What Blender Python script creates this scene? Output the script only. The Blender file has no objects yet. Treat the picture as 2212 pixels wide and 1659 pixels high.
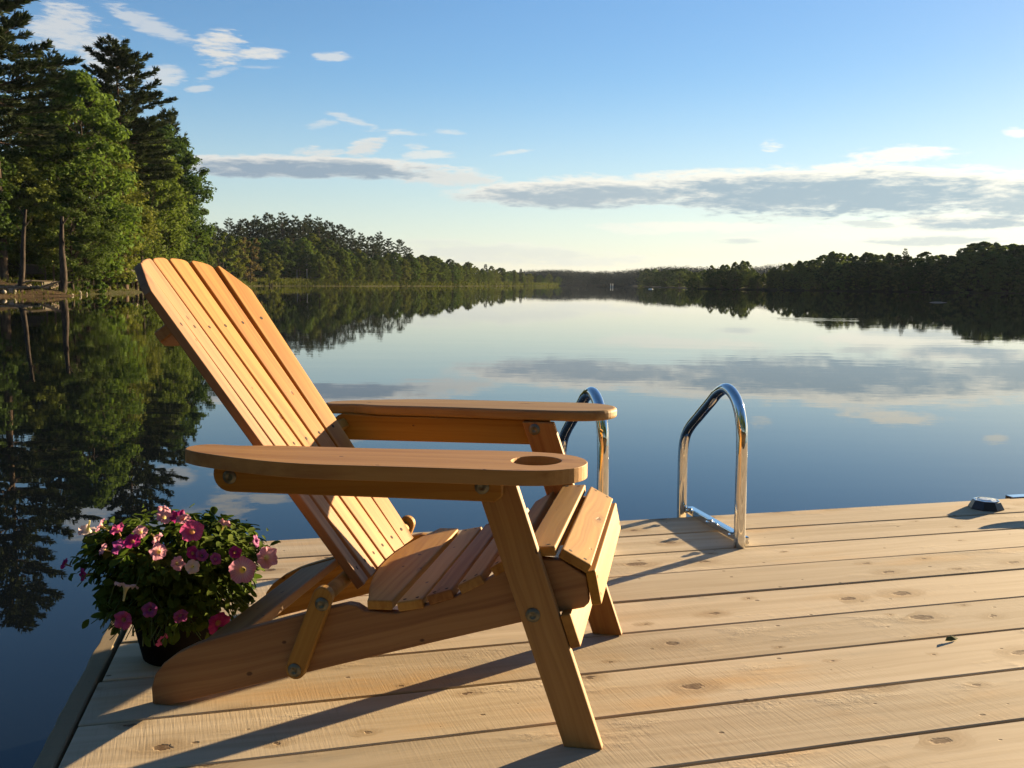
import bpy, bmesh, math, random
import numpy as np
from mathutils import Vector, Matrix
R = math.radians
S = bpy.context.scene
COL = S.collection

# ---------------------------------------------------------------- camera
# World frame = level water. The floating dock carries a small heel of its own.
EYE = Vector((0, 0, 0.86))
def cam_axes(roll, pitch_tan):
    n = Vector((roll, 1, pitch_tan)).normalized()
    fw = Vector((0, 0, -1)); y = (fw - n * n.dot(fw)).normalized(); x = y.cross(n)
    return Matrix(((x[0], x[1], x[2]), (y[0], y[1], y[2]), (n[0], n[1], n[2])))
CW = cam_axes(0.0096, 0.10787)          # camera axes in the level world
CD = cam_axes(0.0, 0.10538)             # camera axes relative to the dock deck
cam = bpy.data.cameras.new('camera'); co = bpy.data.objects.new('camera', cam); COL.objects.link(co)
co.matrix_world = Matrix.Translation(EYE) @ CW.to_4x4()
cam.sensor_width = 36; cam.lens = 36 * 2007 / 2212
cam.clip_start = 0.05; cam.clip_end = 9000
S.camera = co
HEEL = Matrix.Translation(EYE) @ (CW @ CD.transposed()).to_4x4() @ Matrix.Translation(-EYE)

# ---------------------------------------------------------------- light and sky
SUN_AZ, SUN_EL = 51.0, 9.5              # degrees right of straight ahead, above the horizon
SKY = 0.05
S.view_settings.view_transform = 'Standard'; S.view_settings.look = 'None'
S.view_settings.exposure = 2.13; S.view_settings.gamma = 1
sd = Vector((math.sin(R(SUN_AZ)) * math.cos(R(SUN_EL)), math.cos(R(SUN_AZ)) * math.cos(R(SUN_EL)), math.sin(R(SUN_EL))))
sl = bpy.data.lights.new('sun', 'SUN'); sl.energy = 5.0; sl.angle = R(0.55); sl.color = (1.0, 0.76, 0.45)
so = bpy.data.objects.new('sun', sl); COL.objects.link(so); so.rotation_euler = sd.to_track_quat('Z', 'Y').to_euler()

class NT:
    """small helper for writing node trees as expressions"""
    def __init__(s, tree): s.t = tree; s.n = tree.nodes; s.l = tree.links
    def put(s, sock, v):
        if isinstance(v, bpy.types.NodeSocket): s.l.new(v, sock)
        elif v is not None: sock.default_value = v
    def m(s, op, a, b=None, c=None, clamp=False):
        n = s.n.new('ShaderNodeMath'); n.operation = op; n.use_clamp = clamp
        s.put(n.inputs[0], a); s.put(n.inputs[1], b); s.put(n.inputs[2], c); return n.outputs[0]
    def v(s, op, a, b=None):
        n = s.n.new('ShaderNodeVectorMath'); n.operation = op; s.put(n.inputs[0], a); s.put(n.inputs[1], b); return n.outputs[0]
    def xyz(s, a, b, c):
        n = s.n.new('ShaderNodeCombineXYZ'); s.put(n.inputs[0], a); s.put(n.inputs[1], b); s.put(n.inputs[2], c); return n.outputs[0]
    def sep(s, a):
        n = s.n.new('ShaderNodeSeparateXYZ'); s.put(n.inputs[0], a); return n.outputs
    def noise(s, vec, scale, detail=2, rough=.5, dist=0, col=False):
        n = s.n.new('ShaderNodeTexNoise'); s.put(n.inputs['Vector'], vec); n.inputs['Scale'].default_value = scale
        n.inputs['Detail'].default_value = detail; n.inputs['Roughness'].default_value = rough; n.inputs['Distortion'].default_value = dist
        return n.outputs['Color' if col else 'Fac']
    def voro(s, vec, scale=1, rnd=1, feature='F1'):
        n = s.n.new('ShaderNodeTexVoronoi'); n.feature = feature; n.voronoi_dimensions = '2D'; s.put(n.inputs['Vector'], vec); n.inputs['Scale'].default_value = scale
        n.inputs['Randomness'].default_value = rnd; return n.outputs
    def mix(s, f, a, b, op='MIX'):
        n = s.n.new('ShaderNodeMix'); n.data_type = 'RGBA'; n.blend_type = op
        s.put(n.inputs[0], f); s.put(n.inputs[6], a); s.put(n.inputs[7], b); return n.outputs[2]
    def ss(s, x, lo, hi, tlo=0., thi=1.):
        n = s.n.new('ShaderNodeMapRange'); n.interpolation_type = 'SMOOTHSTEP'
        s.put(n.inputs[0], x); s.put(n.inputs[1], lo); s.put(n.inputs[2], hi); n.inputs[3].default_value = tlo; n.inputs[4].default_value = thi
        return n.outputs[0]
    def bump(s, h, dist, strength=1.0, normal=None):
        n = s.n.new('ShaderNodeBump'); s.put(n.inputs['Height'], h); n.inputs['Distance'].default_value = dist; s.put(n.inputs['Strength'], strength)
        s.put(n.inputs['Normal'], normal); return n.outputs[0]

W = bpy.data.worlds.new('World'); S.world = W; W.use_nodes = True
W.node_tree.nodes.clear(); w = NT(W.node_tree)
sky = w.n.new('ShaderNodeTexSky'); sky.sky_type = 'NISHITA'; sky.sun_disc = False
sky.sun_elevation = R(SUN_EL); sky.sun_rotation = R(SUN_AZ); sky.altitude = 50; sky.air_density = 1.0; sky.dust_density = 0.25; sky.ozone_density = 2.6
tc = w.n.new('ShaderNodeTexCoord').outputs['Generated']
dx, dy, dz = w.sep(tc)
az = w.m('DEGREES', w.m('ARCTAN2', dx, dy)); el = w.m('DEGREES', w.m('ARCSINE', dz))
cv = w.xyz(w.m('MULTIPLY', az, 0.16), w.m('MULTIPLY', el, 0.75), 3.3)
n_big = w.noise(cv, 1.0, 3, .55); n_mid = w.noise(cv, 3.1, 7, .62, .4)
nz = w.m('ADD', w.m('MULTIPLY', w.m('SUBTRACT', n_big, .5), 1.6), w.m('ADD', w.m('MULTIPLY', w.m('SUBTRACT', n_mid, .5), 2.6), w.m('MULTIPLY', w.m('SUBTRACT', w.noise(cv, 9.5, 5, .62), .5), 1.3)))
# cloud banks: azimuth, elevation, half width, half height (degrees), tilt, density, greyness
CLOUDS = [(-13.0, 6.66, 7.94, 0.63, 0.016, 1, 1), (-4.8, 6.4, 3.62, 0.49, -0.04, 0.8, 0.25), (-8.9, 7.99, 1.23, 0.43, 0.322, 0.8, 0.2), (-11.6, 7.61, 1.61, 0.26, 0.036, 0.7, 0.1), (-5.0, 7.64, 1.8, 0.23, 0.021, 0.6, 0), (-6.0, 8.07, 0.83, 0.17, -0.073, 0.5, 0), (-0.3, 7.82, 1.26, 0.11, 0.125, 0.5, 0), (-11.6, 9.18, 0.94, 0.2, 0.139, 0.45, 0), (-9.4, 9.37, 1.49, 0.2, -0.254, 0.5, 0), (-7.2, 8.86, 2.06, 0.17, -0.02, 0.6, 0), (-4.1, 8.96, 1.17, 0.14, -0.028, 0.4, 0), (-17.0, 12.9, 1.51, 0.74, -0.021, 0.9, 0.1), (-15.3, 12.82, 1.93, 0.29, 0.068, 0.8, 0), (-17.0, 11.74, 1.15, 0.2, 0.36, 0.5, 0), (-10.9, 12.94, 1.12, 0.2, 0.051, 0.6, 0), (-20.7, 13.85, 2.26, 0.43, -0.317, 0.55, 0), (-25.3, 13.19, 1.69, 1.03, 0.115, 0.7, 0.1), (-23.0, 11.86, 1.74, 1.14, -0.211, 0.75, 0.1), (-20.4, 11.24, 1.22, 0.51, 0.081, 0.6, 0), (-18.3, 10.74, 0.7, 0.17, 0.169, 0.5, 0), (-15.0, 12.13, 1.29, 0.11, 0.064, 0.3, 0), (18.7, 5.47, 11.97, 1.31, -0.021, 1, 1), (4.6, 5.42, 7.6, 0.80, 0.012, 1, 0.9), (28.8, 4.69, 4.97, 0.97, -0.067, 1, 0.9), (4.5, 6.0, 4.18, 0.4, 0.001, 0.8, 0), (15.1, 8.13, 0.73, 0.31, -0.028, 0.8, 0), (22.5, 7.38, 2.86, 0.37, -0.011, 0.8, 0), (27.9, 8.16, 0.65, 0.23, -0.064, 0.6, 0), (25.5, 4.22, 5.26, 0.51, -0.002, 0.9, 0), (26.0, 3.63, 3.64, 0.37, -0.02, 0.9, 0.9), (17.0, 4.2, 3.34, 0.31, -0.012, 0.7, 0.5), (20.5, 3.6, 1.73, 0.17, -0.034, 0.7, 0.6), (11.4, 3.48, 4.59, 0.26, -0.003, 0.6, 0), (6.8, 3.32, 2.09, 0.23, -0.096, 0.5, 0), (22.5, 3.08, 6.25, 0.4, -0.012, 0.7, 0), (13.3, 2.64, 1.6, 0.17, -0.001, 0.6, 0.6), (24.9, 2.62, 3.95, 0.26, -0.011, 0.7, 0.7), (-0.8, 1.9, 7.31, 0.51, -0.03, 0.5, 0.35), (4.8, 1.48, 6.16, 0.29, 0.007, 0.5, 0.3), (-4.5, 2.42, 2.81, 0.23, -0.007, 0.4, 0.3), (0.6, 5.52, 1.68, 0.23, 0.008, 0.3, 0), (16.2, 4.65, 5.18, 0.34, -0.013, 0.5, 0)]
alpha = None; grey = None
for a0, e0, ra, re, tl, den, gr in CLOUDS:
    ra *= 1.3; re *= 1.32 if gr >= .8 else 1.6
    da = w.m('SUBTRACT', az, a0)
    de = w.m('SUBTRACT', w.m('SUBTRACT', el, e0), w.m('MULTIPLY', da, tl))
    q = w.m('ADD', w.m('POWER', w.m('ABSOLUTE', w.m('DIVIDE', da, ra)), 2.0), w.m('POWER', w.m('ABSOLUTE', w.m('DIVIDE', de, re)), 2.0))
    mk = w.m('SUBTRACT', 1.0, q)
    k = 0.40 if gr >= .8 else .9
    mk = w.m('ADD', mk, w.m('MULTIPLY', nz, k))
    al = w.m('MULTIPLY', w.ss(mk, 0.14 if gr >= .8 else .22, 0.58 if gr >= .8 else 1.05), min(1, den * 1.15))
    alpha = al if alpha is None else w.m('MAXIMUM', alpha, al)
    if gr > 0:
        q2 = w.m('ADD', w.m('POWER', w.m('ABSOLUTE', w.m('DIVIDE', da, ra)), 2.0), w.m('POWER', w.m('ABSOLUTE', w.m('DIVIDE', w.m('ADD', de, re * .22), re)), 2.0))
        g = w.m('MULTIPLY', w.ss(w.m('ADD', w.m('SUBTRACT', 1.0, q2), w.m('MULTIPLY', nz, .50)), 0.18, .90), gr)
        grey = g if grey is None else w.m('MAXIMUM', grey, g)
# sunward glow on the clouds: brighter and yellower towards the sun
sunward = w.ss(az, -25.0, 40.0)
EXPO = 2 ** S.view_settings.exposure / 2.93
K = 1.0 / SKY / EXPO
def kc(r, g, b): return (r * K, g * K, b * K, 1)
bright = w.mix(sunward, kc(.270, .265, .250), kc(.43, .41, .34))
dark = w.mix(sunward, kc(.100, .128, .160), kc(.150, .195, .218))
ccol = w.mix(grey, bright, dark)
hs = w.n.new('ShaderNodeHueSaturation'); w.put(hs.inputs['Color'], sky.outputs[0]); w.put(hs.inputs['Saturation'], w.ss(el, -1.0, 13.0, .50, 1.10))
sr, sg, sb = w.sep(sky.outputs[0])                      # film shoulder: the brightest sky near the sun rolls off
lum = w.m('MULTIPLY', w.m('ADD', w.m('MULTIPLY', sr, .3), w.m('ADD', w.m('MULTIPLY', sg, .6), w.m('MULTIPLY', sb, .1))), SKY * EXPO)
roll = w.m('DIVIDE', 1.0, w.m('MULTIPLY_ADD', w.m('MAXIMUM', w.m('SUBTRACT', lum, .17), 0.0), 1.25, 1.0))
skyc = w.v('SCALE', w.v('MULTIPLY', hs.outputs[0], w.mix(w.ss(el, 2., 16.), (1, 1, 1, 1), (.84, .86, .94, 1)))); w.put(skyc.node.inputs['Scale'], roll)
final = w.mix(w.m('MULTIPLY', alpha, .93), skyc, ccol)
bg = w.n.new('ShaderNodeBackground'); w.put(bg.inputs[0], final); bg.inputs[1].default_value = SKY
wo = w.n.new('ShaderNodeOutputWorld'); w.l.new(bg.outputs[0], wo.inputs[0])

# ---------------------------------------------------------------- helpers
def link(name, me, mat=None, parent=None, M=None):
    if mat is not None and not me.materials: me.materials.append(mat)
    o = bpy.data.objects.new(name, me); COL.objects.link(o)
    if parent is not None: o.parent = parent
    if M is not None: o.matrix_basis = M
    return o
def tag(o, label, cat, group=None, kind=None):
    if label: o['label'] = label
    if cat: o['category'] = cat
    if group: o['group'] = group
    if kind: o['kind'] = kind
    return o
def thing(name, label, cat, M=None, group=None):
    o = bpy.data.objects.new(name, None); COL.objects.link(o); o.empty_display_size = .1
    if M is not None: o.matrix_basis = M
    return tag(o, label, cat, group)
def structure(name, me, mat):
    o = link(name, me, mat); o['kind'] = 'structure'; return o
def bm_mesh(bm, name, smooth=False):
    me = bpy.data.meshes.new(name); bm.to_mesh(me); bm.free()
    if smooth: me.polygons.foreach_set('use_smooth', [True] * len(me.polygons))
    return me
def np_mesh(name, V, F, smooth=False):
    V = np.asarray(V, dtype=np.float32); F = np.asarray(F, dtype=np.int32)
    me = bpy.data.meshes.new(name); k = F.shape[1]
    me.vertices.add(len(V)); me.vertices.foreach_set('co', V.ravel())
    me.loops.add(F.size); me.loops.foreach_set('vertex_index', F.ravel())
    me.polygons.add(len(F)); me.polygons.foreach_set('loop_start', np.arange(0, F.size, k, dtype=np.int32))
    if smooth: me.polygons.foreach_set('use_smooth', np.ones(len(F), dtype=bool))
    me.update(calc_edges=True); me.validate(); return me
def frame(o, ex, ey, ez):
    ex, ey, ez = Vector(ex), Vector(ey), Vector(ez)
    return Matrix(((ex[0], ey[0], ez[0], o[0]), (ex[1], ey[1], ez[1], o[1]), (ex[2], ey[2], ez[2], o[2]), (0, 0, 0, 1)))
def slab_bm(poly, t, bevel=.003, seg=2, hole=None):
    bm = bmesh.new()
    vs = [bm.verts.new((p[0], p[1], 0)) for p in poly]
    if hole:
        es = [bm.edges.new((vs[i], vs[(i + 1) % len(vs)])) for i in range(len(vs))]
        hv = [bm.verts.new((p[0], p[1], 0)) for p in hole]
        es += [bm.edges.new((hv[i], hv[(i + 1) % len(hv)])) for i in range(len(hv))]
        bmesh.ops.triangle_fill(bm, edges=es, use_beauty=True)
    else: bm.faces.new(vs)
    r = bmesh.ops.extrude_face_region(bm, geom=bm.faces[:])
    bmesh.ops.translate(bm, vec=(0, 0, t), verts=[g for g in r['geom'] if isinstance(g, bmesh.types.BMVert)])
    bmesh.ops.recalc_face_normals(bm, faces=bm.faces[:])
    if bevel:
        ed = [e for e in bm.edges if len(e.link_faces) == 2 and e.calc_face_angle(0) > R(50)]
        bmesh.ops.bevel(bm, geom=ed, offset=bevel, segments=seg, profile=.5, affect='EDGES', clamp_overlap=True)
    return bm
def slab(name, poly, t, mat, parent, M, bevel=.003, seg=2, hole=None):
    return link(name, bm_mesh(slab_bm(poly, t, bevel, seg, hole), name), mat, parent, M)
def side(name, pts, y0, y1, mat, parent, grain=0.0, bevel=.003, seg=2):
    """board standing in the X-Z plane between y0 and y1; local x runs along the grain"""
    ca, sa = math.cos(grain), math.sin(grain); p0 = pts[0]
    loc = [((p[0] - p0[0]) * ca + (p[1] - p0[1]) * sa, -(p[0] - p0[0]) * sa + (p[1] - p0[1]) * ca) for p in pts]
    return slab(name, loc, y1 - y0, mat, parent, frame((p0[0], y1, p0[1]), (ca, 0, sa), (-sa, 0, ca), (0, -1, 0)), bevel, seg)
def lathe_bm(prof, seg=20):
    bm = bmesh.new(); rings = []
    for r, z in prof:
        if r < 1e-6: rings.append([bm.verts.new((0, 0, z))])
        else: rings.append([bm.verts.new((r * math.cos(2 * math.pi * i / seg), r * math.sin(2 * math.pi * i / seg), z)) for i in range(seg)])
    for a, b in zip(rings, rings[1:]):
        for i in range(seg):
            j = (i + 1) % seg
            if len(a) == 1 and len(b) > 1: bm.faces.new((a[0], b[j], b[i]))
            elif len(b) == 1 and len(a) > 1: bm.faces.new((a[i], a[j], b[0]))
            elif len(a) > 1: bm.faces.new((a[i], a[j], b[j], b[i]))
    bmesh.ops.recalc_face_normals(bm, faces=bm.faces[:])
    return bm
def tube_arrays(path, radii, seg=6):
    V = []; F = []; path = [Vector(p) for p in path]; n = len(path)
    prev = None
    for i, p in enumerate(path):
        d = (path[min(i + 1, n - 1)] - path[max(i - 1, 0)]).normalized()
        if prev is None: a = d.orthogonal().normalized()
        else: a = (prev - d * prev.dot(d)).normalized()
        prev = a; b = d.cross(a)
        for k in range(seg):
            t = 2 * math.pi * k / seg; V.append(p + (a * math.cos(t) + b * math.sin(t)) * radii[i])
    for i in range(n - 1):
        for k in range(seg):
            F.append((i * seg + k, i * seg + (k + 1) % seg, (i + 1) * seg + (k + 1) % seg, (i + 1) * seg + k))
    return V, F
class Soup:
    def __init__(s): s.V = []; s.F = []
    def tube(s, path, radii, seg=6):
        v, f = tube_arrays(path, radii, seg); o = len(s.V); s.V += [tuple(x) for x in v]; s.F += [tuple(i + o for i in q) for q in f]
    def mesh(s, name, smooth=True): return np_mesh(name, s.V, s.F, smooth)
def tube(name, path, r, mat, parent, M=None, seg=16):
    n = len(path); v, f = tube_arrays(path, [r] * n, seg); me = np_mesh(name, [tuple(x) for x in v], f, True)
    bm = bmesh.new(); bm.from_mesh(me); bm.verts.ensure_lookup_table()
    bm.faces.new([bm.verts[i] for i in range(seg)][::-1]); bm.faces.new([bm.verts[(n - 1) * seg + i] for i in range(seg)])
    bm.to_mesh(me); bm.free(); return link(name, me, mat, parent, M)
def spline(pts, n=8):
    """Catmull-Rom through points"""
    P = [Vector(p) for p in pts]; out = []
    for i in range(len(P) - 1):
        p0 = P[i - 1] if i else P[0] * 2 - P[1]; p1, p2 = P[i], P[i + 1]; p3 = P[i + 2] if i + 2 < len(P) else P[-1] * 2 - P[-2]
        for k in range(n):
            t = k / n
            out.append(.5 * ((2 * p1) + (p2 - p0) * t + (2 * p0 - 5 * p1 + 4 * p2 - p3) * t * t + (3 * p1 - p0 - 3 * p2 + p3) * t ** 3))
    out.append(P[-1]); return out
def dup(root, M, label=None, group=None):
    r = root.copy(); COL.objects.link(r); r.matrix_basis = M
    if label: r['label'] = label
    if group: r['group'] = group
    for ch in list(root.children):
        c = ch.copy(); COL.objects.link(c); c.parent = r
        for g in ch.children:
            d = g.copy(); COL.objects.link(d); d.parent = c
    return r

# ---------------------------------------------------------------- materials
def newmat(name):
    m = bpy.data.materials.new(name); m.use_nodes = True; m.node_tree.nodes.clear(); t = NT(m.node_tree)
    p = t.n.new('ShaderNodeBsdfPrincipled'); o = t.n.new('ShaderNodeOutputMaterial'); t.l.new(p.outputs[0], o.inputs[0])
    return m, t, p, o
def plain(name, col, rough=.5, metal=0, spec=.5):
    m, t, p, o = newmat(name); p.inputs['Base Color'].default_value = (*col, 1); p.inputs['Roughness'].default_value = rough
    p.inputs['Metallic'].default_value = metal; p.inputs['Specular IOR Level'].default_value = spec
    tcn = t.n.new('ShaderNodeTexCoord').outputs['Object']
    n = t.noise(tcn, 40, 4, .6); t.put(p.inputs['Base Color'], t.mix(t.m('MULTIPLY', n, .5), (*col, 1), (col[0] * .72, col[1] * .72, col[2] * .72, 1)))
    return m
def wood_mat(name, light, dark, knotc, knot_scale=(3.2, 9.0), knot_prob=.22, knot_r=.22, saw=0.0, rough=.55, spec=.35, stain=None, grain=70., tone=.16, gmix=.55):
    m, t, p, o = newmat(name)
    oi = t.n.new('ShaderNodeObjectInfo').outputs['Random']
    tcn = t.n.new('ShaderNodeTexCoord').outputs['Object']
    off = t.xyz(t.m('MULTIPLY', oi, 37.), t.m('MULTIPLY', oi, 91.), t.m('MULTIPLY', oi, 13.))
    P = t.v('ADD', tcn, off); x, y, z = t.sep(P)
    # knots
    wob = t.v('SUBTRACT', t.noise(P, 26, 3, .6, 0, True), (.5, .5, .5)); wx, wy, _w = t.sep(wob)
    kv = t.voro(t.xyz(t.m('ADD', t.m('MULTIPLY', x, knot_scale[0]), t.m('MULTIPLY', wx, .20)), t.m('ADD', t.m('MULTIPLY', y, knot_scale[1]), t.m('MULTIPLY', wy, .20)), 0.), 1.0)
    d = kv['Distance']; cr, cg, cb = t.sep(kv['Color'])
    nz = t.sep(t.n.new('ShaderNodeTexCoord').outputs['Normal'])[2]
    flat = t.ss(t.m('ABSOLUTE', nz), .6, .8)
    has = t.m('MULTIPLY', t.m('LESS_THAN', cr, knot_prob), t.m('MULTIPLY', flat, t.ss(d, .46, .28)))
    kr = t.m('MULTIPLY', t.m('ADD', t.m('POWER', cg, 3.2), .20), knot_r)
    ratio = t.m('DIVIDE', t.m('ADD', d, t.m('MULTIPLY', t.m('SUBTRACT', t.noise(P, 130, 3), .5), .06)), kr)
    core = t.m('MULTIPLY', t.ss(ratio, 1.0, .62), has)
    halo = t.m('MULTIPLY', t.ss(ratio, 4.0, 1.0), has)
    ring = t.m('MULTIPLY', t.m('MULTIPLY_ADD', t.m('SINE', t.m('ADD', t.m('MULTIPLY', ratio, 13.), t.m('MULTIPLY', t.noise(P, 18, 3), 9.))), .5, .5), halo)
    # grain that flows round the knots
    warp = t.m('ADD', t.m('MULTIPLY', t.m('SUBTRACT', t.noise(t.xyz(t.m('MULTIPLY', x, 1.2), t.m('MULTIPLY', y, 5.), z), 1.0, 3), .5), .10), t.m('MULTIPLY', halo, .035))
    gy = t.m('ADD', y, warp)
    g1 = t.noise(t.xyz(t.m('MULTIPLY', x, 1.4), t.m('MULTIPLY', gy, grain), t.m('MULTIPLY', z, grain * .6)), 1.0, 4, .62)
    g2 = t.noise(t.xyz(t.m('MULTIPLY', x, .7), t.m('MULTIPLY', gy, grain * .22), t.m('MULTIPLY', z, 9.)), 1.0, 3, .6)
    gr = t.ss(t.m('ADD', t.m('MULTIPLY', g1, .5), t.m('MULTIPLY', g2, .6)), .38, .78)
    base = t.mix(t.m('MULTIPLY', gr, gmix), (*light, 1), (*dark, 1))
    if stain:
        sn = t.ss(t.noise(t.xyz(t.m('MULTIPLY', x, .9), t.m('MULTIPLY', y, 3.2), z), 1.6, 4, .6), .52, .76)
        base = t.mix(t.m('MULTIPLY', sn, .8), base, (*stain, 1))
        grn = t.ss(t.noise(t.xyz(t.m('MULTIPLY', x, 1.7), t.m('MULTIPLY', y, 6.), t.m('ADD', z, 9.)), 1.3, 5, .65), .55, .80)
        base = t.mix(t.m('MULTIPLY', grn, .62), base, (light[0] * .62, light[1] * .66, light[2] * .70, 1))
    base = t.mix(t.m('MULTIPLY', halo, .45), base, (dark[0] * .85, dark[1] * .75, dark[2] * .6, 1))
    base = t.mix(t.m('MULTIPLY', ring, .16), base, (*knotc, 1))
    kn = t.noise(t.xyz(t.m('MULTIPLY', x, 60.), t.m('MULTIPLY', y, 90.), z), 1.0, 4, .7)
    base = t.mix(t.m('MULTIPLY', core, t.ss(kn, .25, .62, .35, .95)), base, (*knotc, 1))
    sp = t.voro(t.xyz(t.m('MULTIPLY', x, 11.), t.m('MULTIPLY', y, 17.), z), 1.0); s1, s2, s3 = t.sep(sp['Color'])
    speck = t.m('MULTIPLY', t.ss(sp['Distance'], t.m('MULTIPLY', s2, .10), t.m('MULTIPLY', s2, .05)), t.m('MULTIPLY', t.m('LESS_THAN', s1, .16), flat))
    base = t.mix(t.m('MULTIPLY', speck, .8), base, (knotc[0] * .8, knotc[1] * .8, knotc[2] * .8, 1))
    tv = t.m('ADD', 1 - tone / 2, t.m('MULTIPLY', t.m('FRACT', t.m('MULTIPLY', oi, 17.3)), tone))
    base = t.mix(1.0, base, t.xyz(tv, tv, tv), 'MULTIPLY')
    h = t.m('ADD', t.m('MULTIPLY', g1, .5), t.m('MULTIPLY', core, -.9))
    h = t.m('ADD', h, t.m('MULTIPLY', speck, -.7))
    torn = t.ss(t.noise(t.xyz(t.m('MULTIPLY', x, 2.0), t.m('MULTIPLY', y, 5.), t.m('ADD', z, 3.)), 1.3, 4, .6), .56, .70)
    if saw > .3:
        tn = t.m('MULTIPLY', t.noise(t.xyz(t.m('MULTIPLY', x, 90.), t.m('MULTIPLY', y, 160.), z), 1.0, 3, .7), torn)
        h = t.m('ADD', h, t.m('MULTIPLY', tn, 2.0))
    if saw:
        sx = t.m('ADD', x, t.m('MULTIPLY', y, .12))
        sw = t.noise(t.xyz(t.m('MULTIPLY', sx, 240.), t.m('MULTIPLY', y, 11.), z), 1.0, 2, .55)
        patch = t.ss(t.noise(P, 2.2, 3), .36, .62)
        swp = t.m('MULTIPLY', t.m('SUBTRACT', sw, .5), patch)
        h = t.m('ADD', h, t.m('MULTIPLY', swp, saw))
        base = t.mix(t.m('MULTIPLY', t.ss(swp, .02, .16), .16 if saw > .3 else .03), base, (dark[0] * .8, dark[1] * .8, dark[2] * .8, 1))
    if tone > .3:
        hsv = t.n.new('ShaderNodeHueSaturation'); t.put(hsv.inputs['Color'], base); base = hsv.outputs[0]
        t.put(hsv.inputs['Hue'], t.m('MULTIPLY_ADD', t.m('FRACT', t.m('MULTIPLY', oi, 29.)), .020, .491)); t.put(hsv.inputs['Saturation'], t.m('MULTIPLY_ADD', t.m('FRACT', t.m('MULTIPLY', oi, 53.)), .22, .90))
    t.put(p.inputs['Base Color'], base); p.inputs['Specular IOR Level'].default_value = spec
    t.put(p.inputs['Roughness'], t.m('ADD', rough, t.m('MULTIPLY', g2, .15)))
    t.put(p.inputs['Normal'], t.bump(h, .0011, .75))
    return m
def leaf_mat(name, a, b, transl=.3, rough=.55, vary=.35):
    m, t, p, o = newmat(name)
    g = t.n.new('ShaderNodeNewGeometry').outputs['Random Per Island']
    oi = t.n.new('ShaderNodeObjectInfo').outputs['Random']
    c = t.mix(g, (*a, 1), (*b, 1))
    hs = t.n.new('ShaderNodeHueSaturation'); t.put(hs.inputs['Color'], c)
    t.put(hs.inputs['Hue'], t.m('ADD', .5, t.m('MULTIPLY', t.m('SUBTRACT', oi, .5), .05)))
    t.put(hs.inputs['Value'], t.m('ADD', 1 - vary / 2, t.m('MULTIPLY', t.m('FRACT', t.m('MULTIPLY', oi, 7.7)), vary)))
    t.put(p.inputs['Base Color'], hs.outputs[0]); p.inputs['Roughness'].default_value = .85; p.inputs['Specular IOR Level'].default_value = .06
    tr = t.n.new('ShaderNodeBsdfTranslucent'); tm = t.mix(.5, hs.outputs[0], (a[0] * 2.0, a[1] * 1.9, a[2] * .8, 1)); t.put(tr.inputs[0], tm)
    mx = t.n.new('ShaderNodeMixShader'); mx.inputs[0].default_value = transl
    t.l.new(p.outputs[0], mx.inputs[1]); t.l.new(tr.outputs[0], mx.inputs[2]); t.l.new(mx.outputs[0], o.inputs[0])
    return m
def bark_mat(name, a, b):
    m, t, p, o = newmat(name); tcn = t.n.new('ShaderNodeTexCoord').outputs['Object']; x, y, z = t.sep(tcn)
    n = t.noise(t.xyz(t.m('MULTIPLY', x, 6.), t.m('MULTIPLY', y, 6.), t.m('MULTIPLY', z, 1.6)), 1.0, 5, .65)
    t.put(p.inputs['Base Color'], t.mix(t.ss(n, .35, .68), (*a, 1), (*b, 1))); p.inputs['Roughness'].default_value = .9; p.inputs['Specular IOR Level'].default_value = .1
    t.put(p.inputs['Normal'], t.bump(n, .05, .8)); return m
M_DECK = wood_mat('deck_pine', (.475, .388, .272), (.325, .248, .155), (.085, .045, .022), (4.6, 8.2), .46, .15, saw=.55, rough=.72, spec=.2, stain=(.47, .30, .135), grain=55., gmix=.8, tone=.24)
M_CHAIR = wood_mat('stained_cedar', (.345, .182, .054), (.170, .066, .016), (.065, .022, .009), (2.6, 9.5), .26, .12, saw=.06, rough=.55, spec=.3, grain=85., tone=.34, gmix=.85)
M_RIM = wood_mat('weathered_pine', (.27, .21, .13), (.18, .13, .075), (.06, .035, .02), (2., 7.), .2, .15, saw=1.0, rough=.8, spec=.15, stain=(.30, .22, .13))
M_BEAM = plain('wet_timber', (.10, .075, .05), .85)
M_STEEL = plain('polished_steel', (.80, .79, .77), .055, 1.0)
M_GALV = plain('zinc_plate', (.17, .165, .13), .5, .8)
M_DARKHOLE = plain('screw_recess', (.025, .013, .008), .9)
M_BLACK = plain('black_plastic', (.018, .018, .020), .35)
M_POT = plain('dark_pot', (.0045, .004, .004), .8, 0, .08)
M_SOIL = plain('soil', (.03, .02, .013), .95)
M_ROCK = bark_mat('granite', (.10, .085, .07), (.33, .29, .24))
M_BARK = bark_mat('grey_bark', (.018, .013, .010), (.065, .050, .038))
M_PINEBARK = bark_mat('pine_bark', (.030, .020, .015), (.11, .075, .05))
M_BIRCH = bark_mat('birch_bark', (.42, .38, .33), (.74, .70, .62))
M_LEAF = [leaf_mat('leaves_mid', (0.0498, 0.0830, 0.0149), (0.0949, 0.1323, 0.0273), .38), leaf_mat('leaves_dark', (0.0325, 0.0583, 0.0149), (0.0633, 0.0952, 0.0222)),
          leaf_mat('leaves_yellow', (0.0704, 0.0952, 0.0171), (0.1356, 0.1588, 0.0346)), leaf_mat('leaves_rusty', (0.0904, 0.0794, 0.0273), (0.1356, 0.1014, 0.0496))]
M_PINE = leaf_mat('pine_needles', (0.0179, 0.0309, 0.0131), (0.0423, 0.0537, 0.0211), .12)
M_SPRUCE = leaf_mat('spruce_needles', (0.0146, 0.0260, 0.0122), (0.0326, 0.0423, 0.0179), .1)
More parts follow.
